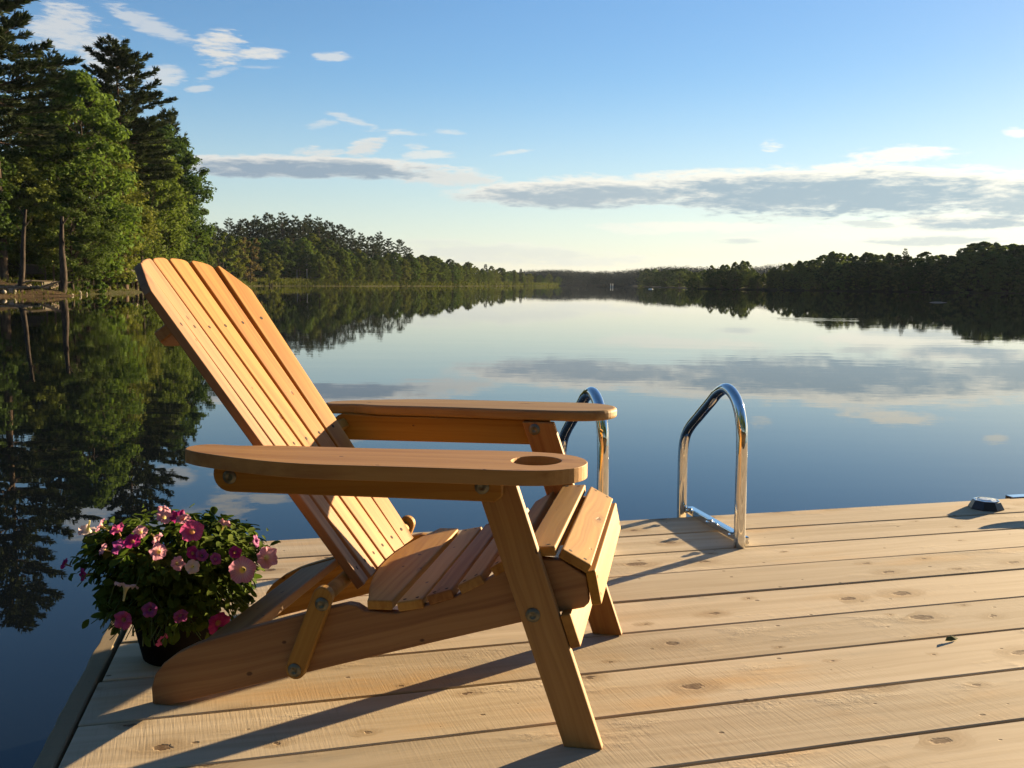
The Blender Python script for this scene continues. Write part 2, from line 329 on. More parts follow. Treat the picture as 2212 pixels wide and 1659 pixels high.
M_FARLEAF = leaf_mat('far_leaves', (0.0737, 0.1082, 0.0326), (0.1395, 0.1721, 0.0491), .45)
M_GRASS = leaf_mat('grass_blades', (.045, .060, .010), (.095, .090, .020), .3)
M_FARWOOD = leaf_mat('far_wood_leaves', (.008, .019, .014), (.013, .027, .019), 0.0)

# ---------------------------------------------------------------- water and land
WZ = -0.45
def hor(xv): return 613 + (xv - 1106) * .0096
def ground(xv, D): return ((xv - 1106) / 2007 * D, D)       # a measured bearing and a distance -> plan position
def water():
    m, t, p, o = newmat('lake_water')
    P = t.n.new('ShaderNodeTexCoord').outputs['Object']; x, y, z = t.sep(P)
    p.inputs['Base Color'].default_value = (.004, .006, .008, 1); p.inputs['Roughness'].default_value = .0; p.inputs['IOR'].default_value = 1.4
    p.inputs['Specular IOR Level'].default_value = .5
    A = t.noise(t.xyz(t.m('MULTIPLY', x, .5), y, 0.), 5.0, 3, .5)
    B = t.noise(t.xyz(t.m('MULTIPLY', x, .35), y, 4.), .9, 3, .55)
    patch = t.ss(t.noise(t.xyz(t.m('MULTIPLY', x, .35), y, 7.), .045, 3), .40, .72)
    # a fading ring of ripples out on the lake
    rd = t.m('SQRT', t.m('ADD', t.m('POWER', t.m('MULTIPLY', t.m('SUBTRACT', x, 12.4), .55), 2.), t.m('POWER', t.m('SUBTRACT', y, 37.5), 2.)))
    ring = t.m('MULTIPLY', t.m('SINE', t.m('MULTIPLY', rd, 9.)), t.ss(rd, 2.6, .8))
    h = t.m('ADD', t.m('MULTIPLY', A, t.m('MULTIPLY_ADD', patch, .0003, .00014)), t.m('MULTIPLY', B, t.m('MULTIPLY_ADD', patch, .0015, .0007)))
    h = t.m('ADD', h, t.m('MULTIPLY', ring, .0009))
    t.put(p.inputs['Normal'], t.bump(h, 1.0, 1.0))
    me = bpy.data.meshes.new('water')
    me.from_pydata([(-1050, -350, 0), (1050, -350, 0), (1050, 2350, 0), (-1050, 2350, 0)], [], [(0, 1, 2, 3)])
    o2 = structure('water', me, m); o2.location = (0, 0, WZ)
water()

def ground_mat(name, a, b, c):
    m, t, p, o = newmat(name); P = t.n.new('ShaderNodeTexCoord').outputs['Object']
    n = t.noise(P, .35, 6, .65); n2 = t.noise(P, 3.5, 5, .7)
    col = t.mix(t.ss(n, .38, .62), (*a, 1), (*b, 1)); col = t.mix(t.ss(n2, .45, .7), col, (*c, 1))
    if name.startswith('bank'):
        px, py, pz = t.sep(P); col = t.mix(t.m('MULTIPLY', t.ss(py, 86., 76.), t.ss(n2, .30, .50)), col, (.062, .040, .021, 1))
    t.put(p.inputs['Base Color'], col); p.inputs['Roughness'].default_value = .95; p.inputs['Specular IOR Level'].default_value = .1
    t.put(p.inputs['Normal'], t.bump(n2, .25, .9)); return m
M_BANK = ground_mat('bank_soil_and_grass', (.028, .036, .009), (.042, .042, .013), (.045, .030, .014))
M_FLOOR = ground_mat('forest_floor', (.016, .021, .007), (.022, .022, .008), (.02, .015, .008))

LEFT = [(70, -17), (30, -13), (0, -11), (-16, -8), (-26, 4), (-31, 17), ground(-900, 30), ground(-300, 58), ground(0, 68), ground(60, 71), ground(150, 74), ground(200, 84), ground(300, 101), ground(345, 118), ground(400, 150), ground(470, 200), ground(553, 262), ground(640, 285), ground(760, 310), ground(880, 360), ground(990, 420), ground(1060, 500), ground(1130, 600), ground(1204, 780), (42, 880), (20, 960)]
RIGHT = [(120, 1000), (92, 620), (81, 430), ground(1500, 352), ground(1560, 340), ground(1660, 325), ground(1800, 300), ground(2000, 275), ground(2212, 255), ground(2500, 230), ground(3200, 190), (330, 120)]
FAR = [(-120, 1250), (0, 1080), (60, 1010), (140, 980), (240, 960), (420, 900)]
PROF_L = [(-4, -1.2), (0, -.02), (1.2, .45), (4, 1.1), (12, 2.2), (30, 4.0), (60, 7.5), (110, 11), (300, 13)]
PROF_R = [(-4, -1.2), (0, -.02), (1.5, .35), (6, .8), (30, 1.6), (120, 4), (400, 6)]
PROF_F = [(-6, -1.2), (0, 0), (8, .8), (60, 2.5), (180, 4.5), (420, 5), (900, 5)]
def interp(prof, d): return float(np.interp(d, [q[0] for q in prof], [q[1] for q in prof]))
def dist_poly(x, y, P):
    best = 1e9
    for (ax, ay), (bx, by) in zip(P, P[1:]):
        vx, vy = bx - ax, by - ay; t = max(0, min(1, ((x - ax) * vx + (y - ay) * vy) / (vx * vx + vy * vy + 1e-9)))
        best = min(best, math.hypot(x - ax - t * vx, y - ay - t * vy))
    return best
def low(y): return float(np.interp(y, [340, 640], [1, .18]))     # the left shore flattens out with distance
def land(name, P, prof, sgn, mat, seed):
    rnd = random.Random(seed); Q = []
    for (a, b) in zip(P, P[1:]):
        L = math.hypot(b[0] - a[0], b[1] - a[1]); n = max(2, int(L / (4 if a[1] < 200 else 14)))
        for k in range(n): Q.append((a[0] + (b[0] - a[0]) * k / n, a[1] + (b[1] - a[1]) * k / n))
    Q.append(P[-1]); N = []
    for i in range(len(Q)):
        a = Q[max(i - 3, 0)]; b = Q[min(i + 3, len(Q) - 1)]; d = Vector((b[0] - a[0], b[1] - a[1])).normalized(); N.append(Vector((-d.y, d.x)) * sgn)
    V = []; F = []; offs = [q[0] for q in prof]; offs = sorted(set(offs + [.5, 2.3, 7, 20, 45]))
    for i, q in enumerate(Q):
        wob = rnd.uniform(-.5, .5)
        for o in offs:
            z = interp(prof, o) * (low(q[1]) if P is LEFT and o > 0 else 1) * (1 + (rnd.uniform(-.14, .14) if o > 0 else 0)); oo = o + (wob if o < 8 else 0)
            V.append((q[0] + N[i].x * oo, q[1] + N[i].y * oo, WZ + z))
    k = len(offs)
    for i in range(len(Q) - 1):
        for j in range(k - 1):
            a = i * k + j; f = (a, a + k, a + k + 1, a + 1)
            F.append(f if sgn < 0 else f[::-1])
    return structure(name, np_mesh(name, V, F, True), mat)
land('river_bank', LEFT, PROF_L, 1, M_BANK, 1)
land('wooded_bank', RIGHT, PROF_R, 1, M_FLOOR, 2)
land('far_hill', FAR, PROF_F, 1, M_FLOOR, 3)
def gz(x, y, P, prof): return WZ + interp(prof, dist_poly(x, y, P)) * (low(y) if P is LEFT else 1)

# ---------------------------------------------------------------- trees
def unit(rs, n): v = rs.normal(size=(n, 3)); return v / np.linalg.norm(v, axis=1)[:, None]
def leaves(rs, C, N, L, Wd, fold=.18):
    """one folded kite per leaf spray"""
    n = len(C); r = unit(rs, n); a = np.cross(N, r); a /= np.linalg.norm(a, axis=1)[:, None] + 1e-9; b = np.cross(N, a)
    L = np.asarray(L)[:, None] * np.ones((n, 1)); Wd = np.asarray(Wd)[:, None] * np.ones((n, 1))
    V = np.stack([C - a * L * .5, C + b * Wd * .5 + N * Wd * fold + a * L * .08, C + a * L * .5, C - b * Wd * .5 + N * Wd * fold + a * L * .08], 1).reshape(-1, 3)
    return V, np.arange(4 * n).reshape(n, 4)
def blades(rs, C, D, L, Wd):
    n = len(C); r = unit(rs, n); b = np.cross(D, r); b /= np.linalg.norm(b, axis=1)[:, None] + 1e-9
    L = np.asarray(L)[:, None] * np.ones((n, 1)); Wd = np.asarray(Wd)[:, None] * np.ones((n, 1))
    V = np.stack([C, C + D * L * .55 + b * Wd * .5, C + D * L, C + D * L * .55 - b * Wd * .5], 1).reshape(-1, 3)
    return V, np.arange(4 * n).reshape(n, 4)
PROTO = {}
def keep(key, name, crown, leafm, trunk, barkm, H):
    root = bpy.data.objects.new(name, None); COL.objects.link(root); root.empty_display_size = .5
    link('crown', crown, leafm, root); link('trunk', trunk, barkm, root)
    PROTO[key] = [root, max(v.co.z for v in crown.vertices), False]
def broadleaf(key, seed, H=16., cb=.22, RR=.27, clumps=75, per=85, leaf=.34, mat=0, bark=None, lean=0., peak=.45, flat=.75, trunk_r=None, name='broadleaf_tree', multi=1, gap=.55, crs=1.0):
    rs = np.random.RandomState(seed); rnd = random.Random(seed); S_ = Soup()
    tr = trunk_r or H * .012; stems = []
    for s in range(multi):
        a = rnd.uniform(0, 6.28); sp = 0 if multi == 1 else H * .05
        pts = [(math.cos(a) * sp * (.2 + k * .5) + lean * H * k / 4 + rnd.uniform(-.03, .03) * H * .4 * (k > 0), math.sin(a) * sp * (.2 + k * .5) + rnd.uniform(-.03, .03) * H * .4 * (k > 0), H * .92 * k / 4 - (.4 if k == 0 else 0)) for k in range(5)]
        path = spline(pts, 4); S_.tube(path, [tr * (1.25 if i == 0 else 1) * (1 - .88 * i / (len(path) - 1)) for i in range(len(path))], 7); stems.append(path)
    CV = []; CN = []; CL = []
    R0 = H * RR
    for i in range(clumps):
        u = (i + rnd.random()) / clumps; tt = cb + (1 - cb) * (u ** .85)
        s = (tt - cb) / (1 - cb)
        prof = (math.sin(math.pi * min(1, (s * .93 + .07)) ** (math.log(.5) / math.log(peak)))) ** .65
        th = rnd.uniform(0, 6.283); rr = R0 * prof * (.25 + gap * rnd.random() ** .6 + .2 * rnd.random())
        pth = stems[i % multi]; ax = pth[min(len(pth) - 1, int(tt / .92 * (len(pth) - 1)))]
        c = np.array([ax[0] + rr * math.cos(th), ax[1] + rr * math.sin(th), tt * H * .97])
        cr = H * rnd.uniform(.035, .068) * (1.15 - .4 * s) * crs
        n = int(per * rnd.uniform(.6, 1.3)); d = unit(rs, n); q = rs.rand(n, 1) ** .45
        pts = c + d * q * cr * np.array([1.15, 1.15, flat])
        nn = d * .6 + unit(rs, n) * .7 + np.array([0, 0, .5]); nn /= np.linalg.norm(nn, axis=1)[:, None]
        CV.append(pts); CN.append(nn); CL.append(leaf * rs.uniform(.65, 1.3, n))
        z0 = max(.12 * H, tt * H - rr * rnd.uniform(.5, .9)); k = min(len(pth) - 1, int(z0 / (H * .92) * (len(pth) - 1))); b = pth[k]
        mid = ((b[0] + c[0]) / 2, (b[1] + c[1]) / 2, (b[2] + c[2]) / 2 - rr * .06)
        r0 = tr * .34 * (1 - .6 * tt); S_.tube([b, mid, tuple(c)], [r0, r0 * .6, r0 * .22], 4)
    V, F = leaves(rs, np.concatenate(CV), np.concatenate(CN), np.concatenate(CL), np.concatenate(CL) * .72)
    keep(key, name, np_mesh('crown', V, F), M_LEAF[mat] if isinstance(mat, int) else mat, S_.mesh('trunk'), bark or M_BARK, H)
def pine(key, seed, H=22., cb=.30, Lm=4.2, step=.95, nb=5, blade=.50, bw=.11, per=5, mat=None, up0=-4, up1=38, irregular=.4, power=.75, dens=3.2, name='white_pine'):
    rs = np.random.RandomState(seed); rnd = random.Random(seed); S_ = Soup()
    path = spline([(rnd.uniform(-.1, .1) * (k > 0), rnd.uniform(-.1, .1) * (k > 0), H * .99 * k / 5 - (.5 if k == 0 else 0)) for k in range(6)], 3)
    S_.tube(path, [H * .0125 * (1 - .93 * i / (len(path) - 1)) for i in range(len(path))], 7)
    C = []; D = []
    z = cb * H
    while z < H * .985:
        t = (z - cb * H) / (H * (1 - cb)); L0 = Lm * (1 - t) ** power * min(1, .55 + 1.6 * t) + .35; a0 = rnd.uniform(0, 6.28)
        for b in range(nb + rnd.choice([-1, 0, 0, 1])):
            L = L0 * rnd.uniform(1 - irregular, 1 + irregular * .55); a = a0 + b * 6.283 / nb + rnd.uniform(-.35, .35)
            up = R(up0 + (up1 - up0) * t ** 1.3 + rnd.uniform(-7, 7)); o = Vector((0, 0, z + rnd.uniform(-.25, .25)))
            h = Vector((math.cos(a), math.sin(a), 0)); sidev = Vector((-h.y, h.x, 0))
            pt = [o + h * (L * q * math.cos(up)) + Vector((0, 0, L * q * math.sin(up) + .14 * L * q * q)) for q in (0, .35, .7, 1)]
            S_.tube(pt, [.05 * (L / Lm + .25) * q for q in (1, .7, .4, .12)], 4)
            nt = max(4, int(L * dens * 2.2))
            for k in range(nt):
                q = .22 + .78 * (k + rnd.random()) / nt; i = min(2, int(q * 3)); f = q * 3 - i; base = pt[i].lerp(pt[i + 1], f)
                lat = rnd.uniform(-1, 1) * L * .26 * (1.15 - q) + rnd.uniform(-.15, .15)
                c = base + sidev * lat + Vector((0, 0, rnd.uniform(-.05, .16))); dr = (h * rnd.uniform(.5, 1.0) + sidev * (lat * .5 / (L * .2 + .1)) + Vector((0, 0, rnd.uniform(.25, .75)))).normalized()
                for _ in range(per): C.append(c); D.append((dr + Vector((rnd.gauss(0, .42), rnd.gauss(0, .42), rnd.gauss(0, .34)))).normalized())
        z += step * rnd.uniform(.75, 1.25) * (1 - .35 * t)
    C = np.array([tuple(c) for c in C]); D = np.array([tuple(d) for d in D]); n = len(C)
    V, F = blades(rs, C, D, blade * rs.uniform(.7, 1.25, n), bw * rs.uniform(.8, 1.3, n))
    keep(key, name, np_mesh('crown', V, F), mat or M_PINE, S_.mesh('trunk'), M_PINEBARK, H)

broadleaf('tall_a', 11, 15, .12, .29, 150, 115, .29, 0)
broadleaf('tall_b', 12, 15, .14, .32, 150, 115, .29, 1, peak=.5)
broadleaf('tall_c', 13, 15, .10, .28, 150, 110, .27, 2, peak=.42, bark=M_BARK)
broadleaf('birch', 14, 14, .52, .17, 55, 85, .28, 0, bark=M_BIRCH, lean=.07, trunk_r=.24, name='birch_tree')
broadleaf('lowtree', 15, 9, .10, .33, 70, 95, .27, 2, peak=.5, multi=2)
broadleaf('shrub_a', 16, 3.2, .05, .42, 34, 80, .20, 0, peak=.45, multi=3, trunk_r=.04, name='shrub')
broadleaf('shrub_b', 17, 2.6, .05, .50, 34, 80, .19, 2, peak=.5, multi=3, trunk_r=.04, name='shrub')
broadleaf('shrub_c', 18, 2.8, .05, .46, 34, 80, .19, 1, peak=.5, multi=3, trunk_r=.04, name='shrub')
broadleaf('rusty', 19, 9, .10, .30, 60, 60, .30, 3, peak=.5, multi=3, trunk_r=.10)
broadleaf('mid_a', 21, 13, .10, .30, 150, 55, .38, 0, crs=.78, gap=.72)
broadleaf('mid_b', 22, 13, .08, .28, 150, 55, .38, 2, crs=.78, gap=.72)
broadleaf('mid_c', 23, 13, .14, .32, 150, 55, .38, 1, crs=.78, gap=.72, peak=.5)
broadleaf('far_a', 24, 11, .05, .33, 150, 52, .40, M_FARLEAF, crs=.72, gap=.75, peak=.48)
broadleaf('far_b', 25, 11, .08, .36, 150, 52, .40, M_LEAF[1], crs=.72, gap=.75, peak=.52)
broadleaf('far_c', 27, 12, .05, .22, 140, 56, .40, M_FARLEAF, crs=.7, peak=.36, gap=.8)
broadleaf('whitestem', 26, 12, .40, .22, 50, 70, .40, 1, bark=M_BIRCH, trunk_r=.15, name='birch_tree', peak=.5)
pine('pine_a', 31, 22, .42, 4.4, step=.85, irregular=.42, nb=6, dens=7.0, bw=.08, blade=.40, per=9)
pine('pine_b', 32, 22, .46, 4.9, step=.9, irregular=.42, nb=6, power=.68, dens=7.5, bw=.08, blade=.40, per=9)
pine('pine_c', 33, 12, .20, 2.5, step=.6, irregular=.35, dens=5, bw=.075, blade=.38, per=8)
pine('fpine_a', 34, 16, .30, 3.0, step=1.25, nb=5, blade=.62, bw=.17, per=4, dens=3.6, irregular=.4, power=.62)
pine('fpine_b', 35, 16, .35, 3.3, step=1.25, nb=5, blade=.62, bw=.17, per=4, dens=3.6, irregular=.45, power=.5)
pine('spruce', 36, 14, .08, 1.9, step=.9, nb=6, blade=.6, bw=.17, per=4, dens=2.2, irregular=.15, power=.9, up0=-12, up1=20, mat=M_SPRUCE, name='spruce_tree')

RT = random.Random(5)
def plant(key, xv, D, top, label, cat='tree', group=None, shore='L', wide=1.0, rot=None, sink=.25, zb=None, raw=False):
    if shore == 'L' and xv < 560 and not raw: D = max(D, float(np.interp(xv, [-900, -300, 0, 60, 150, 200, 300, 345, 400, 470, 553], [30, 58, 68, 71, 74, 84, 101, 118, 150, 200, 262])) + 2.5)
    x, y = ground(xv, D); P, prof = {'L': (LEFT, PROF_L), 'R': (RIGHT, PROF_R), 'F': (FAR, PROF_F)}[shore]
    z = (gz(x, y, P, prof) if zb is None else zb) - sink
    v = (829.5 + hor(xv) - 613 - top) / 2007; ztop = EYE.z + D * (v * .9942 - .1073) / (.9942 + v * .1073)
    root, H, used = PROTO[key]; s = max(.12, (ztop - z) / H); wd = s * wide
    M = Matrix.Translation((x, y, z)) @ Matrix.Rotation(RT.uniform(0, 6.283) if rot is None else rot, 4, 'Z') @ Matrix.Diagonal((wd, wd, s, 1))
    if not used:
        PROTO[key][2] = True; root.matrix_basis = M; o = root
        for k in ('group',):
            if group: o['group'] = group
    else: o = dup(root, M)
    if not group and 'group' in o: del o['group']
    if group: o['group'] = group
    o['label'] = label; o['category'] = cat; return o
# near left bank, one by one
plant('pine_a', 12, 76, -150, 'tallest dark pine, cut off by the left and top edge of the photo', rot=.4, wide=1.25)
plant('pine_b', -75, 74, -60, 'dark pine mostly outside the frame beyond the left edge', wide=.8)
plant('pine_c', 128, 92, 100, 'slim dark pine with a thin pointed top beside the tallest pine', wide=.95)
plant('pine_b', 272, 90, 78, 'broad dark pine standing alone above the leafy trees on the left bank', wide=1.3, rot=2.1)
plant('pine_c', 374, 112, 226, 'dark pine whose small tip peeks over the right end of the leafy trees', wide=.9)
NEAR = [('tall_a', 190, 86, 150, 1.0, 'tallest leafy green tree, between the slim pine and the lone broad pine'),
 ('tall_c', 60, 79, 335, 1.25, 'yellow green leafy tree with a thin dark leaning trunk at the left waterline'),
 ('tall_b', 118, 84, 250, 1.1, 'dark green leafy tree filling the space below the slim pine'),
 ('tall_c', 236, 93, 290, 1.2, 'light green leafy tree right below the lone broad pine'),
 ('tall_a', 318, 104, 265, 1.0, 'leafy tree at the right foot of the lone broad pine'),
 ('tall_b', 366, 122, 262, .95, 'rounded leafy tree ending the near left wood at the open sky'),
 ('tall_a', 380, 128, 345, .95, 'drooping leafy tree overhanging the cove at the right end of the near wood'),
 ('tall_c', 5, 78, 330, 1.25, 'leafy tree at the left edge of the photo under the tallest pine'),
 ('tall_b', 160, 80, 400, 1.3, 'low hanging leafy tree above the thick trunk at the waterline'),
 ('tall_a', 90, 82, 430, 1.4, 'small bright leafy tree between the two waterline trunks'),
 ('tall_c', 285, 100, 400, 1.25, 'yellow green leafy tree low in the wood above the chair top'),
 ('tall_b', 345, 116, 415, 1.2, 'low leafy tree behind the white leaning birch trunk'),
 ('tall_b', -60, 74, 260, 1.1, 'leafy tree beyond the left edge of the photo'),
 ('tall_b', 30, 88, 200, 1.0, 'shaded leafy tree behind the trunk of the tallest pine'),
 ('tall_b', 240, 110, 190, 1.0, 'shaded leafy tree behind the trunk of the lone broad pine'),
 ('tall_b', 402, 150, 420, .85, 'farthest leafy tree of the near wood, low over the cove')]
for k, xv, D, top, wd, lab in NEAR: plant(k, xv, D, top, lab, wide=wd)
plant('birch', 352, 120.6, 375, 'leaning white stemmed birch just above the top of the chair', 'tree', rot=-.1, raw=True)
plant('lowtree', 430, 175, 520, 'bushy low tree on the cove shore left of the rust coloured bush', wide=1.0)
plant('lowtree', 476, 205, 500, 'bright green bushy tree on the cove shore behind the chair back', wide=1.1)
plant('lowtree', 508, 232, 512, 'feathery green tree touching the rust coloured bush on its left', wide=.9)
plant('rusty', 540, 255, 512, 'rust tinged sparse bush on the cove shore', 'bush', wide=.95)
plant('lowtree', 588, 268, 545, 'small round green tree right of the rust tinged bush beside the clearing', wide=1.0)
for i, (xv, D, top) in enumerate([(-70, 66, 560), (10, 82, 520), (30, 84, 535), (95, 84, 530), (120, 83, 500), (165, 81, 540), (75, 85, 545), (-20, 80, 560), (185, 82, 560), (205, 86, 535), (225, 90, 570), (250, 93, 520), (270, 100, 590), (322, 112, 575), (345, 132, 575), (372, 135, 570), (395, 150, 520), (402, 152, 565), (60, 84, 500), (150, 90, 480), (300, 112, 500), (370, 140, 510), (215, 100, 480), (440, 185, 560), (100, 92, 460), (0, 84, 470), (250, 108, 450), (330, 124, 470), (385, 150, 480), (45, 92, 440), (190, 98, 440)]):
    plant(('shrub_a', 'shrub_b', 'shrub_c')[i % 3], xv, D, top, 'green shrub in the undergrowth at the foot of the near left wood', 'shrub', 'undergrowth shrubs on the near left bank', wide=1.25)

# wooded hill on the middle left shore
HILLTOP = [(440, 495), (470, 478), (500, 468), (530, 470), (556, 462), (584, 458), (612, 455), (640, 462), (668, 460), (690, 466), (712, 475), (735, 482), (757, 492), (780, 500), (800, 508), (820, 498), (840, 512), (862, 515), (880, 532)]
for i, (xv, top) in enumerate(HILLTOP):
    D = 320 + (xv - 440) * .22
    lab = 'pointed dark pine rising above its neighbours on the falling right end of the pine row' if xv == 820 else 'dark pine in the row along the wooded hilltop'
    plant('fpine_a' if xv == 820 else RT.choice(['fpine_a', 'fpine_b']), xv, D, top, lab, group=None if xv == 820 else 'dark pines along the wooded hilltop', wide=1.1)
for i in range(44):
    xv = 450 + i * 9.6 + RT.uniform(-6, 6); top = np.interp(xv, [q[0] for q in HILLTOP], [q[1] for q in HILLTOP]) + RT.uniform(8, 36)
    plant(RT.choice(['fpine_a', 'fpine_b']), xv, 305 + (xv - 440) * .2 + RT.uniform(0, 25), top, 'dark pine on the slope just under the hilltop row', group='dark pines under the hilltop row', wide=1.05)
for i in range(18):
    xv = 436 + i * 9.5; top = 520 + RT.uniform(-12, 22)
    plant(RT.choice(['mid_a', 'mid_c']), xv, 290 + RT.uniform(0, 16), top, 'shaded leafy tree behind the cove, under the left end of the hilltop pines', group='leafy trees behind the cove', wide=1.25)
for i in range(56):
    xv = 600 + i * 5.9 + RT.uniform(-8, 8); sh = np.interp(xv, [553, 640, 760, 880, 990], [262, 285, 310, 360, 420])
    top = np.interp(xv, [600, 660, 700, 760, 850, 930], [520, 508, 525, 545, 555, 570]) + RT.uniform(-14, 30)
    plant(RT.choice(['mid_a', 'mid_b', 'mid_c']), xv, sh + RT.uniform(14, 34), top, 'green leafy tree on the slope below the hilltop pines', group='leafy trees below the hilltop pines', wide=RT.uniform(1.05, 1.35))
for xv, top, k in [(690, 545, 'mid_b'), (712, 552, 'mid_b'), (745, 560, 'mid_a'), (775, 566, 'mid_b'), (800, 560, 'mid_c'), (828, 558, 'mid_b'), (850, 563, 'mid_c'), (872, 560, 'mid_b'), (905, 568, 'mid_b'), (930, 562, 'mid_b'), (950, 572, 'mid_a'), (965, 578, 'mid_b')]:
    sh = np.interp(xv, [640, 760, 880, 990], [285, 310, 360, 420])
    plant(k, xv, sh + RT.uniform(3, 7), top, 'sunlit leafy tree leaning over the water in the shoreline row', group='shoreline trees on the middle left bank', wide=RT.uniform(.95, 1.25))
for i, xv in enumerate([612, 620, 631, 643, 648, 655, 664, 672]):
    plant('whitestem', xv, 300 + i % 3 * 5, 528 + (i * 7) % 17, 'slim pale stemmed tree at the shaded edge of the grass clearing', group='pale stemmed trees by the clearing', wide=.8)
for i in range(62):
    xv = 885 + i * 5.2 + RT.uniform(-4, 4); sh = np.interp(xv, [880, 990, 1060, 1130, 1204], [360, 420, 500, 600, 780])
    top = np.interp(xv, [880, 960, 1040, 1120, 1204], [545, 560, 573, 586, 596]) + RT.uniform(-3, 10)
    dd = sh + RT.uniform(4, 40 if i % 2 else 14)
    plant('spruce' if (i % 7 == 3 and xv > 960) else RT.choice(['mid_a', 'mid_b', 'mid_c', 'mid_b']), xv, dd, top - (5 if i % 7 == 3 else 0), 'tree in the distant line along the left shore', group='trees of the distant left shore', wide=RT.uniform(.9, 1.3))
for i, xv in enumerate([420, 450, 600, 690, 705, 722, 740, 765, 790, 815, 840, 865, 890, 915, 940, 965, 985] + [680 + k * 11 for k in range(47)]):
    sh = np.interp(xv, [400, 470, 553, 640, 760, 880, 990, 1060, 1130, 1204], [150, 200, 262, 285, 310, 360, 420, 500, 600, 780])
    plant(('shrub_a', 'shrub_b', 'shrub_c')[i % 3], xv, sh + 1.2, hor(xv) - RT.uniform(3, 9) * 300 / sh, 'low shrub at the waterline of the middle left bank', 'shrub', 'waterline shrubs on the middle left bank', wide=1.3)
# right bank
RTOP = [(1490, 583), (1515, 578), (1540, 575), (1562, 566), (1585, 563), (1608, 566), (1630, 580), (1655, 582), (1680, 575), (1705, 567), (1730, 562), (1752, 553), (1778, 546), (1802, 540), (1826, 544), (1850, 543), (1875, 548), (1900, 545), (1925, 552), (1945, 540), (1968, 556), (1990, 545), (2015, 548), (2040, 552), (2062, 545), (2085, 528), (2108, 522), (2132, 523), (2160, 528), (2185, 525), (2212, 524), (2245, 522), (2290, 520)]
shR = lambda xv: float(np.interp(xv, [1500, 1560, 1660, 1800, 2000, 2212, 2500], [352, 340, 325, 300, 275, 255, 230]))
plant('fpine_a', 1945, shR(1945) + 14, 534, 'single pointed treetop above the dark right bank wood', shore='R', wide=.7)
for i in range(74):
    xv = 1490 + i * 11 + RT.uniform(-5, 5); top = np.interp(xv, [q[0] for q in RTOP if q[0] != 1945], [q[1] for q in RTOP if q[0] != 1945]) + RT.uniform(-4, 9)
    plant(RT.choice(['far_a', 'far_b', 'far_c', 'far_c']), xv, shR(xv) + RT.uniform(8, 26), top, 'dark backlit tree on the skyline of the right bank', group='skyline trees of the right bank', shore='R', wide=RT.uniform(1.05, 1.5))
for i in range(48):
    xv = 1495 + i * 16 + RT.uniform(-7, 7); sh = np.interp(xv, [1500, 1560, 1660, 1800, 2000, 2212, 2500], [352, 340, 325, 300, 275, 255, 230])
    top = np.interp(xv, [q[0] for q in RTOP], [q[1] for q in RTOP]) + RT.uniform(16, 42) * (255 / sh)
    plant(RT.choice(['far_a', 'far_b']), xv, sh + RT.uniform(2, 7), top, 'dark tree low at the water edge of the right bank', group='water edge trees of the right bank', shore='R', wide=RT.uniform(1.2, 1.5), sink=1.2)
for i in range(34):
    D = 415 + i * 12 + RT.uniform(-5, 5); x = float(np.interp(D, [352, 430, 620, 1000], [69, 81, 92, 120])) + RT.uniform(2, 16); xv = 1106 + x / D * 2007
    plant(RT.choice(['far_a', 'far_b', 'far_c']), xv, D, 582 + RT.uniform(-4, 7), 'distant dark tree where the right bank recedes behind the nearer wood', group='distant trees of the receding right bank', shore='R', wide=RT.uniform(1.3, 1.9), sink=1)
def far_wood():
    rs = np.random.RandomState(77); C = []; L = []; N = []
    for i in range(2200):
        y = rs.uniform(0, 1) ** 1.7 * 230 + .5; xx = rs.uniform(-60, 400); k = np.interp(xx, [-120, 0, 60, 140, 240, 420], [1250, 1080, 1010, 980, 960, 900])
        x, yy = xx + y * .05, k + y; z = WZ + interp(PROF_F, y)
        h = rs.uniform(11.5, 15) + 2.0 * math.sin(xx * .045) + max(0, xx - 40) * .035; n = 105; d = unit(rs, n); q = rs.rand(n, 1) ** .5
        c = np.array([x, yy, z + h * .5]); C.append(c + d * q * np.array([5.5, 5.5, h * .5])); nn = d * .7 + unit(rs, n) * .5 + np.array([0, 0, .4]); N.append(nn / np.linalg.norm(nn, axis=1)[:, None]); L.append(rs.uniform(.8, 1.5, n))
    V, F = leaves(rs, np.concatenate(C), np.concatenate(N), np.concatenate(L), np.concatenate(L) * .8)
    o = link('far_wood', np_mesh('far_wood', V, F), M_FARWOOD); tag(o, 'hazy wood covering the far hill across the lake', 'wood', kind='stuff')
far_wood()
def shore_wood():
    rs = np.random.RandomState(12); C = []; N = []; L = []
    for i in range(95):
        x = rs.uniform(-48, 62); y = -12.5 - rs.uniform(0, 1) * 14 - abs(x) * .03; h = rs.uniform(14, 21); n = 330; d = unit(rs, n); q = rs.rand(n, 1) ** .4
        if x < -22: y += (-22 - x) * .9
        C.append(np.array([x, y, .6 + h * .52]) + d * q * np.array([2.8, 2.8, h * .48])); nn = d * .7 + unit(rs, n) * .6; N.append(nn / np.linalg.norm(nn, axis=1)[:, None]); L.append(rs.uniform(.5, 1.0, n))
    V, F = leaves(rs, np.concatenate(C), np.concatenate(N), np.concatenate(L), np.concatenate(L) * .8)
    o = link('shore_wood', np_mesh('shore_wood', V, F), M_LEAF[1]); tag(o, 'dense leafy wood on the near shore behind the dock, seen only in reflections', 'wood', kind='stuff')
shore_wood()
for k in list(PROTO):
    if not PROTO[k][2]:
        for ch in list(PROTO[k][0].children): bpy.data.objects.remove(ch)
        bpy.data.objects.remove(PROTO[k][0])
